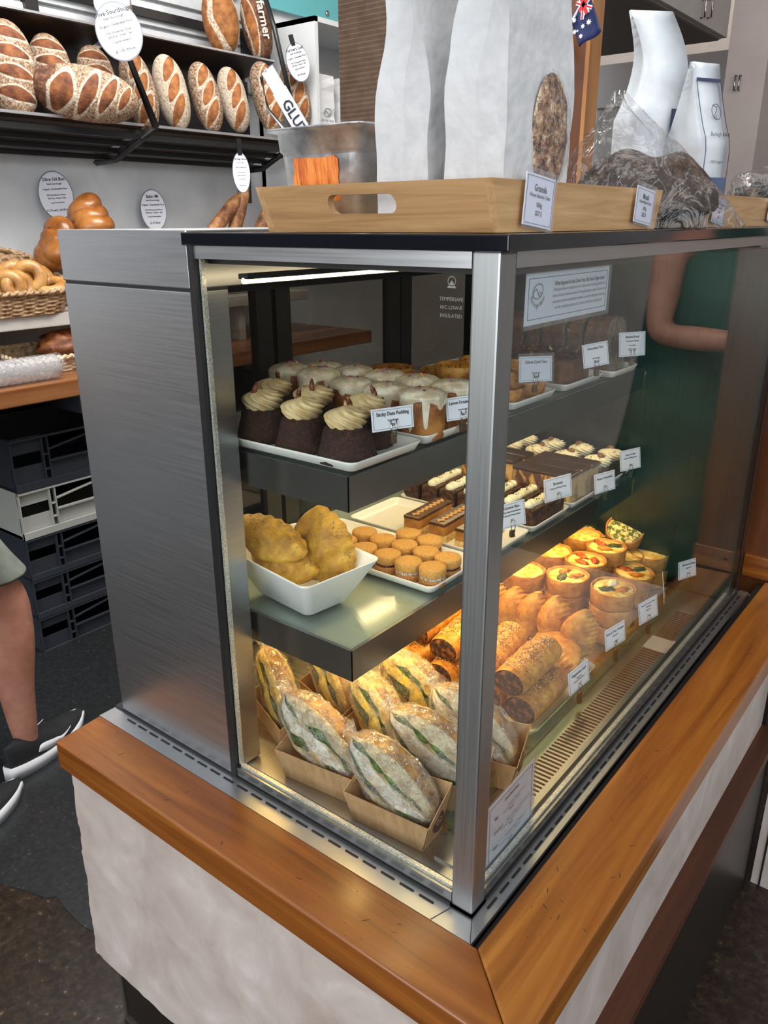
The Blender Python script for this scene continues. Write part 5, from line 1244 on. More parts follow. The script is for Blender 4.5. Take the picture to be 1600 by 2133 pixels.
oval_sign('oval sign reading Farmers Loaf at the right end of the rack', 621, 130, -2.28, .115, .150, [(a, b*1.2, c, d*1.25) for a, b, c, d in L7('Farmers Loaf', .0135, '$9 Whole')], -15, -18, .03)
oval_sign('oval sign reading Burleigh Special hanging under the lower shelf', 503, 360, -2.27, .082, .155, [(a, b*.95, c, d*1.3) for a, b, c, d in L7('Burleigh Special', .0092, '$9.50 Whole')], -12, -2, .05)
oval_sign('oval sign reading Olive Oil Bun on the white wall', 117, 407, -2.60, .135, .172, [(a, b*1.5, c, d*1.4) for a, b, c, d in L7('Olive Oil Bun', .0105, '$1.70 each | $6.30 for 4')], -8, -4)
oval_sign('oval sign reading Bahn Mi behind the case', 320, 438, -2.60, .120, .165, [(a, b*1.4, c, d*1.35) for a, b, c, d in L7('Bahn Mi', .0125, '$1.70 Each')], -8, -2)

# back counter with basket, buns, baguettes, cups
bc = thing('back_counter', 'thick reddish timber back counter with crates stacked beneath', 'counter', (-2.3, .4, FZ))
pc(MB().box((-2.655, -1.2, .245), (-2.0, 2.3, .300), bev=.004), 'worktop', wood('back_counter_wood', [(.2, (.14, .045, .014)), (.5, (.26, .095, .030)), (.85, (.38, .16, .06))], 1, 10, .3, .3), None, bc)
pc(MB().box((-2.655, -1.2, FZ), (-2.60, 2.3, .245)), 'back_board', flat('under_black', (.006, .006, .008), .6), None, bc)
pc(MB().box((-2.6, 1.30, FZ), (-2.1, 1.34, .245)), 'support', RK, None, bc)
WWD = wood('whitewashed_wood', [(.2, (.36, .33, .30)), (.6, (.50, .47, .43)), (.9, (.60, .57, .53))], 1, 10, .6, 0)
rs_ = thing('display_riser', 'whitewashed timber riser shelf on the back counter', 'shelf', (-2.4, .6, .30))
pc(MB().box((-2.65, -.9, .445), (-2.21, 2.1, .487), bev=.003), 'shelf_board', WWD, None, rs_)
for y in (-.1, .55, 1.7): pc(MB().box((-2.62, y, .301), (-2.24, y+.035, .445)), 'support', WWD, None, rs_)
WICK = noisy('wicker', [(.2, (.20, .10, .045)), (.5, (.40, .24, .12)), (.85, (.56, .38, .22))], 60, .6, .5, 120)
WICKL = noisy('pale_wicker', [(.2, (.34, .24, .13)), (.5, (.56, .43, .27)), (.85, (.70, .58, .42))], 60, .6, .5, 120)
def basket(label, loc, rz, lx, ly, hf, hb, mat, nrow, ncol, pw=.006):
    """open basket: front height hf, back height hb; each wicker strand is modelled as a wave in the wall"""
    t = thing('wicker_basket', label, 'basket', loc, (0, 0, R(rz))); per = []
    path = rrect(lx, ly, min(lx, ly)*.28, 8); L_ = [0]
    n = len(path); tot = 0; seg = []
    for i in range(n): a, c = Vector(path[i]), Vector(path[(i+1) % n]); seg.append((c-a).length); tot += seg[-1]
    N = ncol*6; pts = []
    for k in range(N):
        s = tot*k/N; i = 0
        while s > seg[i]: s -= seg[i]; i += 1
        a, c = Vector(path[i]), Vector(path[(i+1) % n]); p = a.lerp(c, s/seg[i]); d = (c-a).normalized(); pts.append((p, Vector((d.y, -d.x))))
    rows = []
    for r in range(nrow*4+1):
        v_ = r/(nrow*4); row = []
        for k, (p, nn) in enumerate(pts):
            f = min(1, max(0, (-p.x/lx+.5))); hh = hf+(hb-hf)*f**1.3
            w = math.cos(2*math.pi*(k/12.+ .5*(int(r/4) % 2)))*abs(math.sin(math.pi*r/4))
            q = 1+.10*v_; row.append((p.x*q+nn.x*w*.0035, p.y*q+nn.y*w*.0035, hh*v_))
        rows.append(row)
    MB().grid(rows, closed=True, capa=True).build('basket_wall', mat, t)
    top = rows[-1]
    m = MB()
    for ph in (0, math.pi):
        pp = []
        for k in range(0, len(top)+1, 2):
            x, y, z = top[k % len(top)]; pp.append((x+.005*math.cos(k*.8+ph), y+.005*math.cos(k*.8+ph), z+.005*math.sin(k*.8+ph)))
        m.tube(pp, .0065, 6)
    m.build('braided_rim', mat, t)
    return t
basket('tan wicker basket with a high back holding bagels', (-2.37, .56, .487), 0, .34, .72, .075, .20, WICK, 12, 52)
BUN = noisy('glossy_bun', [(.0, (.12, .036, .008)), (.5, (.27, .092, .018)), (1, (.42, .18, .05))], 7, .28, .15, 60)
BAG = noisy('bagel', [(.0, (.24, .09, .018)), (.5, (.42, .20, .05)), (1, (.56, .34, .12))], 14, .35, .3, 60)
def bagel():
    t = thing('bagel', '', 'bagel'); rows = []
    for i in range(28):
        a = 2*math.pi*i/28; rows.append([((.038+.021*math.cos(b))*math.cos(a), (.038+.021*math.cos(b))*math.sin(a), .019*math.sin(b)) for b in [2*math.pi*j/14 for j in range(14)]])
    rows.append(rows[0]); MB().grid(rows, closed=True).build('bagel_dough', BAG, t); return t
bg2 = Spawner(bagel())
for px, py, x, rot, l in ((32, 580, -2.30, (R(80), R(10), R(70)), 'bagel standing on edge in the basket, left of centre'), (60, 578, -2.27, (R(75), R(-15), R(60)), 'shiny bagel leaning in the middle of the basket'), (78, 585, -2.33, (R(70), R(-15), R(80)), 'bagel behind the shiny leaning one'),
                          (18, 600, -2.27, (R(85), 0, R(50)), 'bagel cut side forward at the left of the basket'), (105, 597, -2.25, (R(20), R(10), R(20)), 'bagel lying flat at the right of the basket'), (40, 600, -2.26, (R(70), 0, R(90)), 'pale bagel low at the front of the basket')):
    v = U(px, py, 0, x); bg2.put((v.x, v.y, max(v.z, .515)), rot, l, 'bagels in the wicker basket')
o = MB().grid([[(-2.52+.02*math.sin(i), .30+.05*i, .60+.10*j-.004*i*j) if j else (-2.42, .30+.05*i, .54) for j in (0, 1)] for i in range(7)], smooth=True).build('paper_liner', flat('liner', (.62, .60, .58), .7)); tag(o, 'white paper liner sticking up in the bagel basket', 'paper')
so = o.modifiers.new('t', 'SOLIDIFY'); so.thickness = .001
def bun(): 
    t = thing('olive_oil_bun', '', 'bun'); rows = []
    for i in range(17):
        a = math.pi*i/16; rows.append([(.076*math.sin(a)**.8*math.cos(b), .066*math.sin(a)**.8*math.sin(b), -.045*math.cos(a)-.008*math.exp(-(math.sin(b)*3)**2)*(a > 1.6)) for b in [2*math.pi*j/26 for j in range(26)]])
    MB().grid(rows, closed=True).build('bun_dough', BUN, t); return t
bn = Spawner(bun())
for px, py, x, rot, l in ((176, 436, -2.40, (R(35), R(-20), 0), 'glossy olive oil bun on top of the pile'), (186, 455, -2.36, (R(20), R(-10), R(10)), 'olive oil bun second from the top'), (196, 472, -2.33, (R(5), R(-5), R(20)), 'olive oil bun third from the top'), (120, 488, -2.38, (R(60), 0, 0), 'olive oil bun leaning out on the left of the pile'),
                          (128, 520, -2.34, (R(30), 0, 0), 'olive oil bun low in the pile beside the case'), (108, 528, -2.38, (R(60), R(20), 0), 'olive oil bun half in the basket shade'), (190, 505, -2.34, (0, 0, 0), 'olive oil bun hidden behind the case, upper'), (175, 540, -2.34, (0, 0, 0), 'olive oil bun hidden behind the case, lower')):
    v = U(px, py, 0, x); bn.put(v, rot, l, 'olive oil buns in a pile')
def baguette():
    t = thing('baguette', '', 'bread'); rows = []
    for i in range(25):
        u = i/24; r = .030*max(0, 1-abs(2*u-1)**3)**.5; rows.append([((u-.5)*.34, r*math.cos(b)*(1+.10*noise.noise(Vector((u*8, b, 1)))), r*math.sin(b)*(1+.10*noise.noise(Vector((u*12, b, 4))))) for b in [2*math.pi*j/16 for j in range(16)]])
    MB().grid(rows, closed=True).build('crust', noisy('baguette_crust', [(.15, (.08, .028, .010)), (.5, (.24, .09, .03)), (.85, (.44, .21, .08))], 24, .6, .5, 60), t); return t
bt = Spawner(baguette())
for px, py, a, l in ((458, 452, 42, 'baguette leaning left of the trio'), (494, 445, 66, 'tallest baguette in the middle of the trio'), (540, 475, 58, 'short baguette end behind the bamboo tray')):
    v = U(px, py, 0, -2.45); bt.put((v.x, v.y, v.z-.02), (Matrix.Rotation(R(a), 3, 'X') @ Matrix(((0, 0, 1), (-1, 0, 0), (0, -1, 0)))).to_euler(), l, 'baguettes standing behind the case')
bkt = thing('bread_tub', 'pale tub holding the baguettes and buns, hidden behind the case', 'tub', (-2.40, 1.2, .487))
pc(MB().box((-2.56, 1.02, .488), (-2.30, 2.05, .705), bev=.01), 'tub_body', WWD, None, bkt)
# lower: small basket with loaf, folded bag, wrapped cups
basket('small pale basket holding a crusty bread under the riser', (-2.26, .86, .301), 0, .22, .34, .05, .07, WICKL, 8, 30)
v = U(128, 680, 0, -2.24)
o = MB().grid(blob(24, 16, .08, .10, .055, .3, 3, 2), closed=True).build('crusty_loaf', BAKED, None, (-2.26, v.y+.02, .368)); tag(o, 'rough crusty loaf in the small pale basket', 'loaf')
o = MB().tube([(-2.24, .42, .345), (-2.24, .62, .345)], .035, 16).build('folded_paper_bag', flat('grey_paper', (.42, .39, .37), .7)); tag(o, 'grey paper bag rolled up on the back counter', 'paper bag')
cu_ = thing('cup_sleeve', 'stack of clear plastic cups in wrinkled film lying on the counter', 'cups', (-2.06, .5, .300))
m = MB(); rows = []
for i in range(90):
    y = .05+i*.0078; r = .037+.0022*(i % 3 == 0)+.0006*math.sin(i); rows.append([(-2.065+r*math.cos(b), y, .3405+r*math.sin(b)) for b in [2*math.pi*j/22 for j in range(22)]])
m.grid(rows, closed=True, capa=True, capb=True); pc(m, 'cups', clear('cup_plastic', (.9, .9, .9), 1.5, rough=.12, haze=.35, hazecol=(.8, .8, .82)), None, cu_)
m = MB(); rows = []
for i in range(40):
    y = .03+i*.0187; rows.append([(-2.065+(.0395+.0022*noise.noise(Vector((b*2, y*30, 1))))*math.cos(b), y, .3418+(.0395+.0022*noise.noise(Vector((b*2, y*30, 5))))*math.sin(b)) for b in [2*math.pi*j/22 for j in range(22)]])
m.grid(rows, closed=True); pc(m, 'film_wrap', clear('cup_film', (.95, .95, .95), 1.5, rough=.06, haze=.10, wrinkle=1, wscale=30, bd=.015, painted_glint=40), None, cu_)

# crates
CRG = flat('crate_grey', (.030, .035, .045), .45); CRW = flat('crate_white', (.40, .41, .38), .45)
def crate(mat):
    """front looks to +x; 0.6 long in y, 0.4 deep, origin at the base centre of the front"""
    t = thing('storage_crate', '', 'crate'); H = .158
    MB().box((-.40, -.30, 0), (-.012, .30, .010)).box((-.40, -.30, 0), (-.39, .30, H)).box((-.39, -.30, 0), (-.012, -.29, H)).box((-.39, .29, 0), (-.012, .30, H)).build('shell', mat, t)
    m = MB()
    m.box((-.008, -.30, 0), (.004, .30, .022)); m.box((-.008, -.30, H-.008), (.004, .30, H-.002))
    m.box((-.014, -.17, .022), (-.010, .17, .072)); m.box((-.010, -.17, .072), (.002, .17, .077))
    m.box((-.014, -.30, .022), (-.010, -.19, .072)); m.box((-.014, .19, .022), (-.010, .30, .072))
    for y in (-.298, -.19, -.17, .17, .19, .294): m.box((-.012, y-.002, .0), (.002, y+.002, H-.004))
    for s in (-1, 1):
        m.add([(-.010, s*.17, .108), (.002, s*.17, .108), (.002, 0, .132), (-.010, 0, .132), (-.010, s*.17, .112), (.002, s*.17, .112), (.002, 0, .136), (-.010, 0, .136)], [(0, 1, 2, 3), (4, 7, 6, 5), (1, 5, 6, 2), (0, 3, 7, 4)])
        m.add([(-.012, s*.17, .110), (-.012, 0, .134), (-.012, 0, H), (-.012, s*.17, H)], [(0, 1, 2, 3), (3, 2, 1, 0)])
        m.box((-.013, s*.19, .110), (-.010, s*.30, H)); m.box((-.010, s*.17, .095), (.002, s*.19, .099)); m.box((-.010, s*.17, .050), (.002, s*.19, .054))
    m.box((-.010, -.002, .134), (.002, .002, H))
    m.build('ribbed_front', mat, t); return t
zs = [U(200, py, 0, -2.10).z for py in (1322, 1243, 1165, 1080, 985, 880)]
CG = Spawner(crate(CRG)); CW = Spawner(crate(CRW))
nm = ['dark grey crate at the bottom of the stack', 'dark grey crate second from the bottom', 'dark grey crate just under the white one', 'off white crate in the middle of the dark stack', 'dark grey crate on top of the white one']
z = -.618
ct = zs
for k in range(5):
    h = ct[k+1]-ct[k]
    (CW if k == 3 else CG).put((-2.10, .865, ct[k]), (0, 0, 0), nm[k], 'stacked crates under the back counter', (1, 1, h/.158*.995))
dl = thing('crate_dolly', 'low grey trolley under the crate stack', 'trolley', (-2.3, 1.0, FZ))
pc(MB().box((-2.5, .555, ct[0]-.045), (-2.09, 1.175, ct[0]-.002)), 'deck', flat('dolly_grey', (.05, .05, .045), .6), None, dl)
for x in (-2.45, -2.15):
    for y in (.62, 1.11): pc(MB().box((x-.03, y-.02, FZ+.002), (x+.03, y+.02, ct[0]-.045)), 'wheel', RK, None, dl)
o = MB().box((-2.5, .5, .13), (-2.15, .56, .22)).box((-2.5, .86, .15), (-2.15, 1.0, .22)).build('under_shelf_bin', flat('bin_grey', (.10, .11, .14), .5)); tag(o, 'dim grey bin in the shade under the worktop', 'bin')

# white cupboard, teal board
cp = thing('white_cupboard', 'open fronted white wall cupboard right of the bread rack', 'cupboard', (-2.4, 2.5, .8))
CW_ = flat('cupboard_white', (.62, .64, .65), .4)
c0 = U(655, 32, 1, 2.28); xf = c0.x; zt = c0.z
pc(MB().box((-2.655, 2.28, .8), (xf, 2.30, zt)).box((-2.655, 2.88, .8), (xf, 2.9, zt)).box((-2.655, 2.28, zt-.02), (xf, 2.9, zt)).box((-2.655, 2.28, .8), (xf, 2.9, .82)).box((-2.655, 2.28, .8), (-2.63, 2.9, zt)).box((-2.655, 2.30, 1.12), (xf-.01, 2.88, 1.135)), 'carcass', CW_, None, cp)
for k in range(3):
    t = thing('printed_paper_bag', 'printed white bakery bag in the open cupboard, %s' % ('nearest', 'middle', 'farthest')[k], 'bag', (xf-.06, 2.38+.16*k, 1.136), (0, 0, R(90)), 'printed bakery bags in the cupboard')
    rows = [[(-.05+.006*math.sin(z*30+k), -.03, z*.26), (.05, -.03+.004*math.sin(z*20), z*.26), (.045, .03, z*.26), (-.05, .03, z*.26)] for z in [i/8 for i in range(9)]]
    MB().grid(rows, closed=True, smooth=False, capb=True).build('bag_paper', flat('shop_bag', (.68, .69, .70), .6), t)
    m = MB(); logo_mesh(m, .04, Matrix.Translation((0, -.033, .10))); m.build('logo', NAVY, t)
    text_mesh([('Burleigh Baker', .014, 0, .075)], NAVY, t, 'lettering', Matrix.Translation((0, -.034, 0)))
tb = thing('teal_board', 'teal menu board fixed high on the white wall', 'board', (-2.6, 2.5, 1.70))
pc(MB().box((-2.64, 2.26, 1.695), (-2.62, 3.2, 2.4)), 'panel', flat('teal', (.12, .42, .45), .4), None, tb)
pc(MB().lathe([(.012, 0), (.012, .006), (.001, .008)], 14, T=Matrix.Translation((-2.62, 2.74, 1.735)) @ Matrix.Rotation(R(90), 4, 'Y')), 'bolt', CHR, None, tb)

# ---------------------------------------------------------------- kitchen side, top right
pl, pr = U(1150, 150, 1, 1.35), U(1226, 150, 1, 1.35)
po = thing('timber_post', 'brown timber post standing behind the counter', 'post', (-.60, 1.37, FZ))
pc(MB().box((pl.x, 1.35, FZ+.001), (pr.x-.010, 1.41, 2.599)), 'post_core', WOODZ, None, po)
pc(MB().box((pr.x-.010, 1.348, FZ+.001), (pr.x, 1.412, 2.599)), 'edge_strip', wood('post_edge', [(.2, (.30, .12, .03)), (.8, (.50, .23, .07))], 2, 14, .35, .3), None, po)
FY = 1.27
f0 = U(1180, 66, 1, FY)
fg = thing('small_flag', 'small Australian flag on a white stick in front of the post', 'flag', f0)
def fo(px, py, dy=0): return U(px, py, 1, FY+dy)-f0
pS, pE = fo(1180, 66), fo(1228, -22)
MB().tube([pS, pE], .003, 8).build('stick', PAPER, fg)
q = [fo(1217, -22), fo(1242, -30), fo(1253, 62), fo(1208, 98), fo(1186, 38)]
BLUE = flat('flag_blue', (.012, .022, .10), .7)
def cloth(P4, mat, nm, dy=0, nx=10, ny=8, par=fg):
    a, b, c, d = P4; rows = []
    for i in range(ny+1):
        v_ = i/ny; rows.append([tuple((a.lerp(b, u).lerp(d.lerp(c, u), v_))+Vector((0, .006*math.sin(u*7+v_*3)+dy, 0))) for u in [k/nx for k in range(nx+1)]])
    return MB().grid(rows).build(nm, mat, par)
a_, b_, c_, d_ = fo(1217, -20), fo(1248, -18), fo(1254, 66), fo(1207, 97)
# cloth hangs from the stick: hoist edge along the stick
h0, h1, e1, e0 = fo(1187, 40), fo(1222, -24), fo(1254, 66), fo(1207, 98)
cl = cloth((h0, h1, e1, e0), BLUE, 'cloth'); so = cl.modifiers.new('t', 'SOLIDIFY'); so.thickness = .0012
def fq(u, v_): return h0.lerp(h1, u).lerp(e0.lerp(e1, u), v_)
def strip(u0, v0, u1, v1, w, mat, nm, dy):
    A_, B_ = fq(u0, v0), fq(u1, v1); d = (B_-A_).normalized(); nn = Vector((-d.z, 0, d.x))*w
    P = [A_+nn, B_+nn, B_-nn, A_-nn]; MB().add([tuple(p+Vector((0, dy-.009, 0))) for p in P], [(0, 1, 2, 3)]).build(nm, mat, fg)
FW, FR = flat('flag_white', (.75, .75, .76), .7), flat('flag_red', (.50, .012, .02), .7)
for (s_, w, m_, n_, dy) in (((.50, 0, 1, .46), .004, FW, 'white_diagonal', 0), ((1, 0, .5, .46), .004, FW, 'white_diagonal', 0), ((.75, 0, .75, .46), .007, FW, 'white_cross', -.001), ((.5, .23, 1, .23), .007, FW, 'white_cross', -.001), ((.75, 0, .75, .46), .004, FR, 'red_cross', -.002), ((.5, .23, 1, .23), .004, FR, 'red_cross', -.002), ((.50, 0, 1, .46), .0015, FR, 'red_diagonal', -.0015), ((1, 0, .5, .46), .0015, FR, 'red_diagonal', -.0015)):
    strip(*s_, w, m_, n_, dy)
def star(u, v_, r):
    p = fq(u, v_); m = MB(); vs = [(p.x, p.y-.011, p.z)]
    for k in range(14): rr = r if k % 2 == 0 else r*.5; vs.append((p.x+rr*math.cos(k*math.pi/7), p.y-.011, p.z+rr*math.sin(k*math.pi/7)))
    m.add(vs, [(0, 1+k, 1+(k+1) % 14) for k in range(14)]).build('star', FW, fg)
for u, v_, r in ((.72, .66, .007), (.22, .28, .0055), (.25, .80, .0055), (.45, .62, .0055), (.08, .55, .0055), (.20, .60, .003)): star(u, v_, r)
o = MB().add([tuple(U(a, b, 1, 1.30)) for a, b in ((1158, 52), (1179, 66), (1176, 112), (1160, 118))]+[tuple(U(a, b, 1, 1.31)) for a, b in ((1158, 52), (1179, 66), (1176, 112), (1160, 118))], [(0, 1, 2, 3), (7, 6, 5, 4), (0, 4, 5, 1), (1, 5, 6, 2), (2, 6, 7, 3), (3, 7, 4, 0)]).build('kraft_packet', KRAFT); tag(o, 'pale pink brown packet beside the post, behind the white bags', 'packet')
KIT = noisy('kitchen_laminate', [(.3, (.34, .31, .295)), (.7, (.37, .34, .325))], 4, .5, 0)
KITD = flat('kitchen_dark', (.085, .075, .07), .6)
oc = thing('overhead_cupboard', 'long grey overhead kitchen cupboard with bar handles', 'cupboard', (-.9, 1.8, 1.3))
def okp(mb, n, m_, l=None, par=None): return mb.build(n, m_, par) if par else pc(mb, n, m_, l, oc)
okp(MB().box((-1.25, 1.42, 1.302), (-.545, 2.235, 2.1)), 'carcass', KIT)
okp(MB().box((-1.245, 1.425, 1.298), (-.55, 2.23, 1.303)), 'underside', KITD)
dr = [okp(MB().box((-.545, y0, 1.304), (-.527, y1, 2.1)), 'door', KIT) for y0, y1 in ((1.42, 1.70), (1.705, 2.235))]
for px in (1459, 1473):
    a, c = U(px, 38, 0, -.527), U(px+8, 2, 0, -.527)
    okp(MB().tube([a, a+Vector((.012, 0, 0)), Vector((a.x+.012, a.y, c.z)), Vector((a.x, a.y, c.z))], .003, 6), 'handle', CHR, None, dr[1 if a.y > 1.70 else 0])
tc_ = thing('tall_cupboard', 'tall pinkish kitchen cupboard at the right with two bar handles', 'cupboard', (-.2, 2.5, FZ))
KP = noisy('warm_laminate', [(.3, (.42, .35, .32)), (.7, (.45, .38, .35))], 4, .5, 0)
pc(MB().box((-.52, 2.245, FZ+.001), (-.40, 2.9, 2.3)), 'side_panel', KP, None, tc_); pc(MB().box((-.395, 2.55, FZ+.001), (.5, 2.9, 2.3)), 'cupboard_front', KP, None, tc_)
pc(MB().box((-.40, 2.25, 1.36), (.6, 2.55, 2.2)), 'bulkhead', KP, None, tc_)
for px in (1531, 1540):
    a, c = U(px, 188, 1, 2.245), U(px, 158, 1, 2.245)
    a = Vector((min(max(a.x, -.515), -.41), 2.245, a.z)); c = Vector((a.x, 2.245, c.z))
    pc(MB().tube([a, a+Vector((0, -.012, 0)), c+Vector((0, -.012, 0)), c], .003, 6), 'handle', CHR, None, tc_)
kc = thing('coffee_machine', 'brushed steel coffee machine behind the bags', 'coffee machine', (-.95, 2.6, .75))
pc(MB().box((-1.25, 2.45, .75), (-.62, 2.95, 1.17), bev=.01), 'machine_body', steel('machine_steel', (.30, .29, .27), .3, axis=(0, 1)), None, kc)
pc(MB().box((-1.06, 2.43, .90), (-1.03, 2.449, 1.17)), 'bright_trim', flat('bright_trim', (.8, .8, .8), .25, .6), None, kc)
pc(MB().box((-1.30, 2.75, 1.175), (-.60, 3.0, 1.36)), 'warming_shelf', flat('machine_grey', (.25, .25, .26), .5), None, kc)
bn2 = thing('kitchen_bench', 'pale kitchen bench under the coffee machine', 'bench', (-.8, 2.7, FZ))
pc(MB().box((-1.5, 2.42, FZ+.002), (-.53, 3.05, .748)), 'bench_body', KIT, None, bn2)
wf = MB().box((-.40, 3.24, .3), (-.36, 3.3, 1.15)).box((-.40, 3.24, 1.11), (.5, 3.3, 1.15)); o = wf.build('window_1', flat('window_frame', (.50, .52, .48), .5)); o['kind'] = 'structure'
# ---------------------------------------------------------------- shop assistant behind the case (legs in view)
SKIN = noisy('skin', [(.2, (.42, .18, .12)), (.8, (.54, .26, .18))], 14, .5, .15, 200, Subsurface_Weight=.08)
def skin_body(name, edges, verts, parent, mat, root=0, sub=2):
    me = bpy.data.meshes.new(name); me.from_pydata([v[:3] for v in verts], edges, []); me.update()
    o = bpy.data.objects.new(name, me); C.objects.link(o); o.parent = parent
    me.materials.append(mat)
    m = o.modifiers.new('skin', 'SKIN'); m.use_smooth_shade = True; m.branch_smoothing = .4
    for i, v in enumerate(verts):
        r = v[3] if isinstance(v[3], tuple) else (v[3], v[3]); me.skin_vertices[0].data[i].radius = r
    me.skin_vertices[0].data[root].use_root = True
    s = o.modifiers.new('sub', 'SUBSURF'); s.levels = s.render_levels = sub
    dg = bpy.context.evaluated_depsgraph_get(); nm = bpy.data.meshes.new_from_object(o.evaluated_get(dg)); o.modifiers.clear(); o.data = nm; nm.materials.clear(); nm.materials.append(mat)
    return o
ank = U(56, 1525, 2, FZ+.10); knee = U(-12, 1215, 1, ank.y+.02); 
px0 = ank.x; py0 = ank.y
per = thing('person', 'person in pale grey shorts and black running shoes standing behind the case', 'person', (px0, py0, FZ))
def rel(v): return (v[0]-px0, v[1]-py0, v[2]-FZ)
A1 = rel(ank); K1 = (knee.x-px0, .03, .50)
K1 = (-.035, .03, .50)
hipx = -.02
# other leg: toward the camera side and a step back
A2 = rel(U(-118, 1690, 2, FZ+.10)); K2 = (A2[0]-.03, A2[1]+.08, .50)
mx = (A1[0]+A2[0])/2-.11; my = (A1[1]+A2[1])/2-.08
H1 = (mx-.09, my, .88); H2 = (mx+.09, my, .88)
V = [(mx, my, .95, (.15, .11)), (mx, my, 1.12, (.135, .10)), (mx, my, 1.30, (.16, .11)), (mx, my, 1.42, (.13, .085)), (mx, my+.01, 1.50, .055), (mx, my+.03, 1.58, (.072, .085)), (mx, my+.03, 1.68, (.078, .095)), (mx, my+.02, 1.74, (.05, .06)),
     (*H1, .085), ((H1[0]+K1[0])/2, (H1[1]+K1[1])/2, .70, .078), (*K1, .060), (K1[0]*.75, K1[1]-.012, .37, .064), (K1[0]*.45, .0, .23, .050), (0, -.005, .10, .037), (0, .0, .050, .030), (-.035, .10, .035, (.030, .018)),
     (*H2, .085), ((H2[0]+K2[0])/2, (H2[1]+K2[1])/2, .70, .078), (*K2, .060), (K2[0]*.6+A2[0]*.4, K2[1]-.03, .36, .062), (A2[0], A2[1], .22, .048), (A2[0], A2[1]-.005, .10, .037), (A2[0], A2[1], .050, .030), (A2[0]-.03, A2[1]+.10, .035, (.030, .018)),
     (mx-.20, my, 1.40, .055), (mx-.25, my-.05, 1.16, .042), (mx-.25, my+.03, .94, .032), (mx-.24, my+.09, .88, (.030, .018)), (mx+.20, my, 1.40, .055), (mx+.21, my+.02, 1.16, .042), (mx+.04, my+.19, 1.17, .032), (mx-.03, my+.21, 1.19, (.030, .018))]
E_ = [(0, 1), (1, 2), (2, 3), (3, 4), (4, 5), (5, 6), (6, 7), (0, 8), (8, 9), (9, 10), (10, 11), (11, 12), (12, 13), (13, 14), (14, 15), (0, 16), (16, 17), (17, 18), (18, 19), (19, 20), (20, 21), (21, 22), (22, 23), (3, 24), (24, 25), (25, 26), (26, 27), (3, 28), (28, 29), (29, 30), (30, 31)]
def fingers(hand, d, V, E_):
    hx, hy, hz = V[hand][:3]; n0 = len(V)
    for k in range(4):
        o_ = (k-1.5)*.017; ln = (.030, .036, .034, .026)[k]; b = len(V)
        V.append((hx+o_, hy+.030, hz, .0088)); V.append((hx+o_, hy+.030+ln, hz-.008, .0080)); V.append((hx+o_, hy+.030+ln*1.5, hz-.028, .0070)); E_ += [(hand, b), (b, b+1), (b+1, b+2)]
    b = len(V); V.append((hx+d*.034, hy+.006, hz-.004, .0098)); V.append((hx+d*.046, hy+.034, hz-.018, .0082)); E_ += [(hand, b), (b, b+1)]
fingers(27, 1, V, E_); fingers(31, -1, V, E_)
skin_body('body', E_, V, per, SKIN)
# face
def at_head(dx, dy, dz): return (mx+dx, my+.03+dy, 1.64+dz)
m = MB(); m.grid(blob(12, 8, .011, .016, .022, 0), closed=True, T=Matrix.Translation(at_head(0, .095, -.01))).build('nose', SKIN, per)
for s in (-1, 1):
    MB().grid(blob(12, 8, .013, .007, .008, 0), closed=True, T=Matrix.Translation(at_head(s*.031, .083, .018))).build('eye', flat('eye_white', (.7, .7, .7), .3), per)
    MB().grid(blob(12, 8, .010, .018, .030, 0), closed=True, T=Matrix.Translation(at_head(s*.080, 0, 0))).build('ear', SKIN, per)
MB().grid(blob(14, 8, .024, .006, .006, 0), closed=True, T=Matrix.Translation(at_head(0, .088, -.055))).build('mouth', flat('lips', (.35, .10, .08), .5), per)
MB().grid(blob(24, 16, .088, .104, .075, .12, 5), closed=True, T=Matrix.Translation(at_head(0, -.014, .055))).build('hair', flat('hair_brown', (.05, .028, .015), .7), per)
SHORTS = noisy('shorts_cloth', [(.2, (.17, .19, .16)), (.8, (.25, .27, .23))], 12, .85, .3, 60, bdist=.004)
def sleeve(name, pts, mat, flare=None, n=28, wr=.05):
    rows = []
    for i, (x, y, z, rx, ry) in enumerate(pts): rows.append([(x+rx*math.cos(a)*(1+wr*noise.noise(Vector((math.cos(a)*2, math.sin(a)*2, z*9+x*5)))), y+ry*math.sin(a)*(1+wr*noise.noise(Vector((math.cos(a)*2, math.sin(a)*2, z*9)))), z) for a in [2*math.pi*j/n for j in range(n)]])
    o = MB().grid(rows, closed=True).build(name, mat, per); s = o.modifiers.new('t', 'SOLIDIFY'); s.thickness = .004; s.offset = 1
    s = o.modifiers.new('s', 'SUBSURF'); s.levels = s.render_levels = 1; return o
sleeve('waist', [(mx, my, .98, .175, .125), (mx, my, .92, .195, .140), (mx, my, .84, .205, .145), (mx, my, .79, .208, .142)], SHORTS)
for (H_, K_, s) in ((H1, K1, -1), (H2, K2, 1)):
    pts = []
    for i in range(8):
        u = i/7; z = .93-u*.37; w_ = (.93-z)/(.93-.50); w_ = min(1, w_)**.8; pts.append((H_[0]*(1-w_)+K_[0]*w_, H_[1]*(1-w_)+K_[1]*w_, z, .098-.002*i+.006*(i == 7), .104-.002*i+.005*(i == 7)))
    sleeve('shorts_leg', pts, SHORTS, wr=.10)
TS = noisy('black_shirt', [(.2, (.008, .008, .010)), (.8, (.018, .018, .02))], 12, .85, .3, 60)
sleeve('shirt', [(mx, my, .86, .200, .145), (mx, my, 1.0, .185, .135), (mx, my, 1.15, .180, .130), (mx, my, 1.30, .205, .140), (mx, my, 1.40, .215, .125), (mx, my, 1.455, .185, .105), (mx, my, 1.50, .085, .075)], TS)
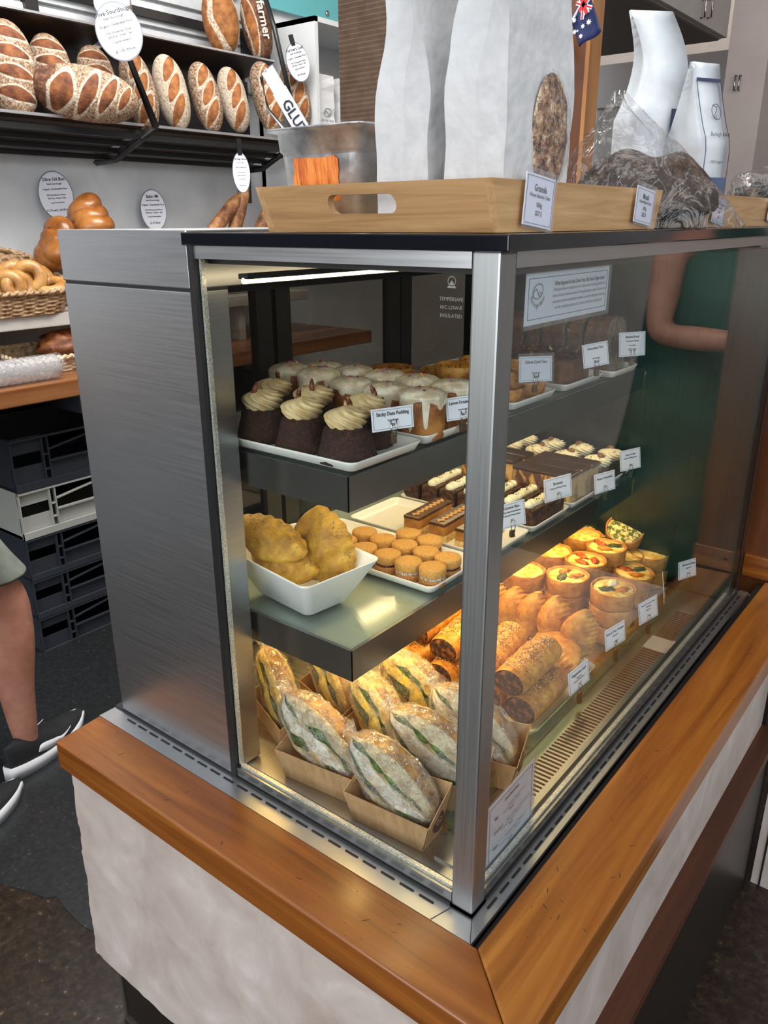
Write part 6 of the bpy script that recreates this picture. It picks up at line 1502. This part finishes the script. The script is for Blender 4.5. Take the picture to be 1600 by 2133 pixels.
for s, e in ((-1, 25), (1, 29)):
    ex, ey, ez = V[e][:3]; sleeve('shirt_sleeve', [(mx+s*.14, my, 1.46, .085, .085), (mx+s*.195, my, 1.42, .095, .090), (mx+s*.215, my+.01, 1.34, .085, .085), ((mx+s*.20)*.5+ex*.5, my+.02, 1.27, .068, .068)], TS)
# running shoes
SB, SWH = noisy('shoe_knit', [(.2, (.006, .006, .007)), (.8, (.016, .016, .018))], 300, .75, .4, 500), flat('shoe_sole', (.70, .71, .74), .5)
def shoe(ax, ay, rz):
    t = thing('running_shoe', '', 'shoe'); bpy.data.objects.remove(t)
    e = bpy.data.objects.new('running_shoe', None); C.objects.link(e); e.parent = per; e.location = (ax, ay, 0); e.rotation_euler = (0, 0, R(rz))
    L_ = .30; rows = []; rws = []
    for i in range(25):
        u = i/24; y = -.085+L_*u; w_ = (.033+.016*math.sin(math.pi*min(1, u*1.05))**.7+.006*(u > .5))*max(.05, math.sin(math.pi*min(.985, max(.015, u))))**.32
        top = .105-.045*min(1, max(0, (u-.28)/.35))-.022*max(0, (u-.62)/.38)**1.6; top = max(top, .040)
        sole = .034-.006*math.sin(math.pi*u)+.006*(1-u); toe = .018*max(0, (u-.80)/.2)**1.7
        rows.append([(w_*.97*math.cos(a), y, sole-.008+(top-sole+.008)*max(0, math.sin(a))**.75) for a in [math.pi*j/16 for j in range(17)]])
        rws.append([(w_*1.10*math.copysign(abs(math.cos(a))**.5, math.cos(a)), y-.004, (toe+.002 if math.sin(a) < 0 else sole+.003)+(sole-toe)*0) for a in [2*math.pi*j/20+.01 for j in range(20)]])
    MB().grid(rows, capa=True, capb=True, flip=True).build('upper', SB, e); MB().grid(rws, 0, True, True, True, True).build('sole', SWH, e)
    # swoosh shaped side mark
    m = MB(); P = []; n = 14
    for s in (1, -1):
        lo, hi = [], []
        for i in range(n+1):
            u = i/n; y = -.012+.125*u; base = .052-.030*math.sin(u*2.2)*(1-u*.35)+.042*(u**1.5)*0+.020*u
            th = .024*math.sin(math.pi*min(1, u*1.0)**.55)*(1-u)**.4+.001
            k = (y+.085)/L_; w_ = (.033+.016*math.sin(math.pi*min(1, k*1.05))**.7+.006*(k > .5))*1.03
            f = lambda z: w_*(1-.35*max(0, (z-.035)/.07))
            lo.append((s*f(base), y, base)); hi.append((s*f(base+th), y, base+th))
        m.grid([lo, hi])
    so_ = m.build('side_mark', SWH, e); q_ = so_.modifiers.new('t', 'SOLIDIFY'); q_.thickness = .002; q_.offset = 0
    return e
shoe(0, 0, 20); shoe(A2[0], A2[1], 14)

# ---------------------------------------------------------------- customer in green, standing past the timber panel (seen mirrored in the front glass)
cs_ = thing('customer', 'person in a loose green dress beyond the timber panel, seen only as a reflection', 'person', (.36, 1.80, FZ), (0, 0, R(105)))
per = cs_; mx = my = 0
V = [(0, 0, .95, (.16, .12)), (0, 0, 1.12, (.13, .10)), (0, 0, 1.28, (.15, .105)), (0, 0, 1.38, (.12, .08)), (0, .01, 1.46, .050), (0, .03, 1.54, (.068, .08)), (0, .03, 1.63, (.074, .09)), (0, .02, 1.69, (.05, .06)),
     (-.09, 0, .86, .085), (-.10, .01, .50, .056), (-.10, -.02, .32, .054), (-.10, 0, .08, .038), (-.11, .12, .035, (.042, .026)), (.09, 0, .86, .085), (.10, .01, .50, .056), (.10, -.02, .32, .054), (.10, 0, .08, .038), (.11, .12, .035, (.042, .026)),
     (-.18, 0, 1.36, .050), (-.23, .02, 1.13, .040), (-.13, .20, 1.12, .030), (-.08, .27, 1.14, (.03, .017)), (.18, 0, 1.36, .050), (.23, .02, 1.13, .040), (.13, .20, 1.12, .030), (.08, .27, 1.14, (.03, .017))]
E_ = [(0, 1), (1, 2), (2, 3), (3, 4), (4, 5), (5, 6), (6, 7), (0, 8), (8, 9), (9, 10), (10, 11), (11, 12), (0, 13), (13, 14), (14, 15), (15, 16), (16, 17), (3, 18), (18, 19), (19, 20), (20, 21), (3, 22), (22, 23), (23, 24), (24, 25)]
fingers(21, 1, V, E_); fingers(25, -1, V, E_)
skin_body('body', E_, V, per, SKIN)
GRN = noisy('green_dress_cloth', [(.2, (.006, .045, .032)), (.8, (.012, .075, .055))], 9, .85, .4, 30, bdist=.01)
sleeve('dress', [(0, 0, .42, .30, .24), (0, 0, .62, .26, .20), (0, 0, .85, .215, .16), (0, 0, 1.02, .185, .14), (0, 0, 1.18, .175, .13), (0, 0, 1.32, .18, .125), (0, 0, 1.40, .14, .10), (0, 0, 1.43, .10, .08)], GRN, wr=.12)
MB().grid(blob(24, 16, .085, .10, .072, .12, 5), closed=True, T=Matrix.Translation((0, .014, 1.675))).build('hair', flat('hair_dark', (.03, .018, .01), .7), per)
MB().grid(blob(12, 8, .010, .015, .020, 0), closed=True, T=Matrix.Translation((0, .118, 1.58))).build('nose', SKIN, per)
for s in (-1, 1): MB().grid(blob(12, 8, .012, .007, .008, 0), closed=True, T=Matrix.Translation((s*.029, .106, 1.61))).build('eye', flat('eye_white', (.7, .7, .7), .3), per)
MB().grid(blob(14, 8, .022, .006, .006, 0), closed=True, T=Matrix.Translation((0, .110, 1.54))).build('mouth', flat('lips', (.35, .10, .08), .5), per)
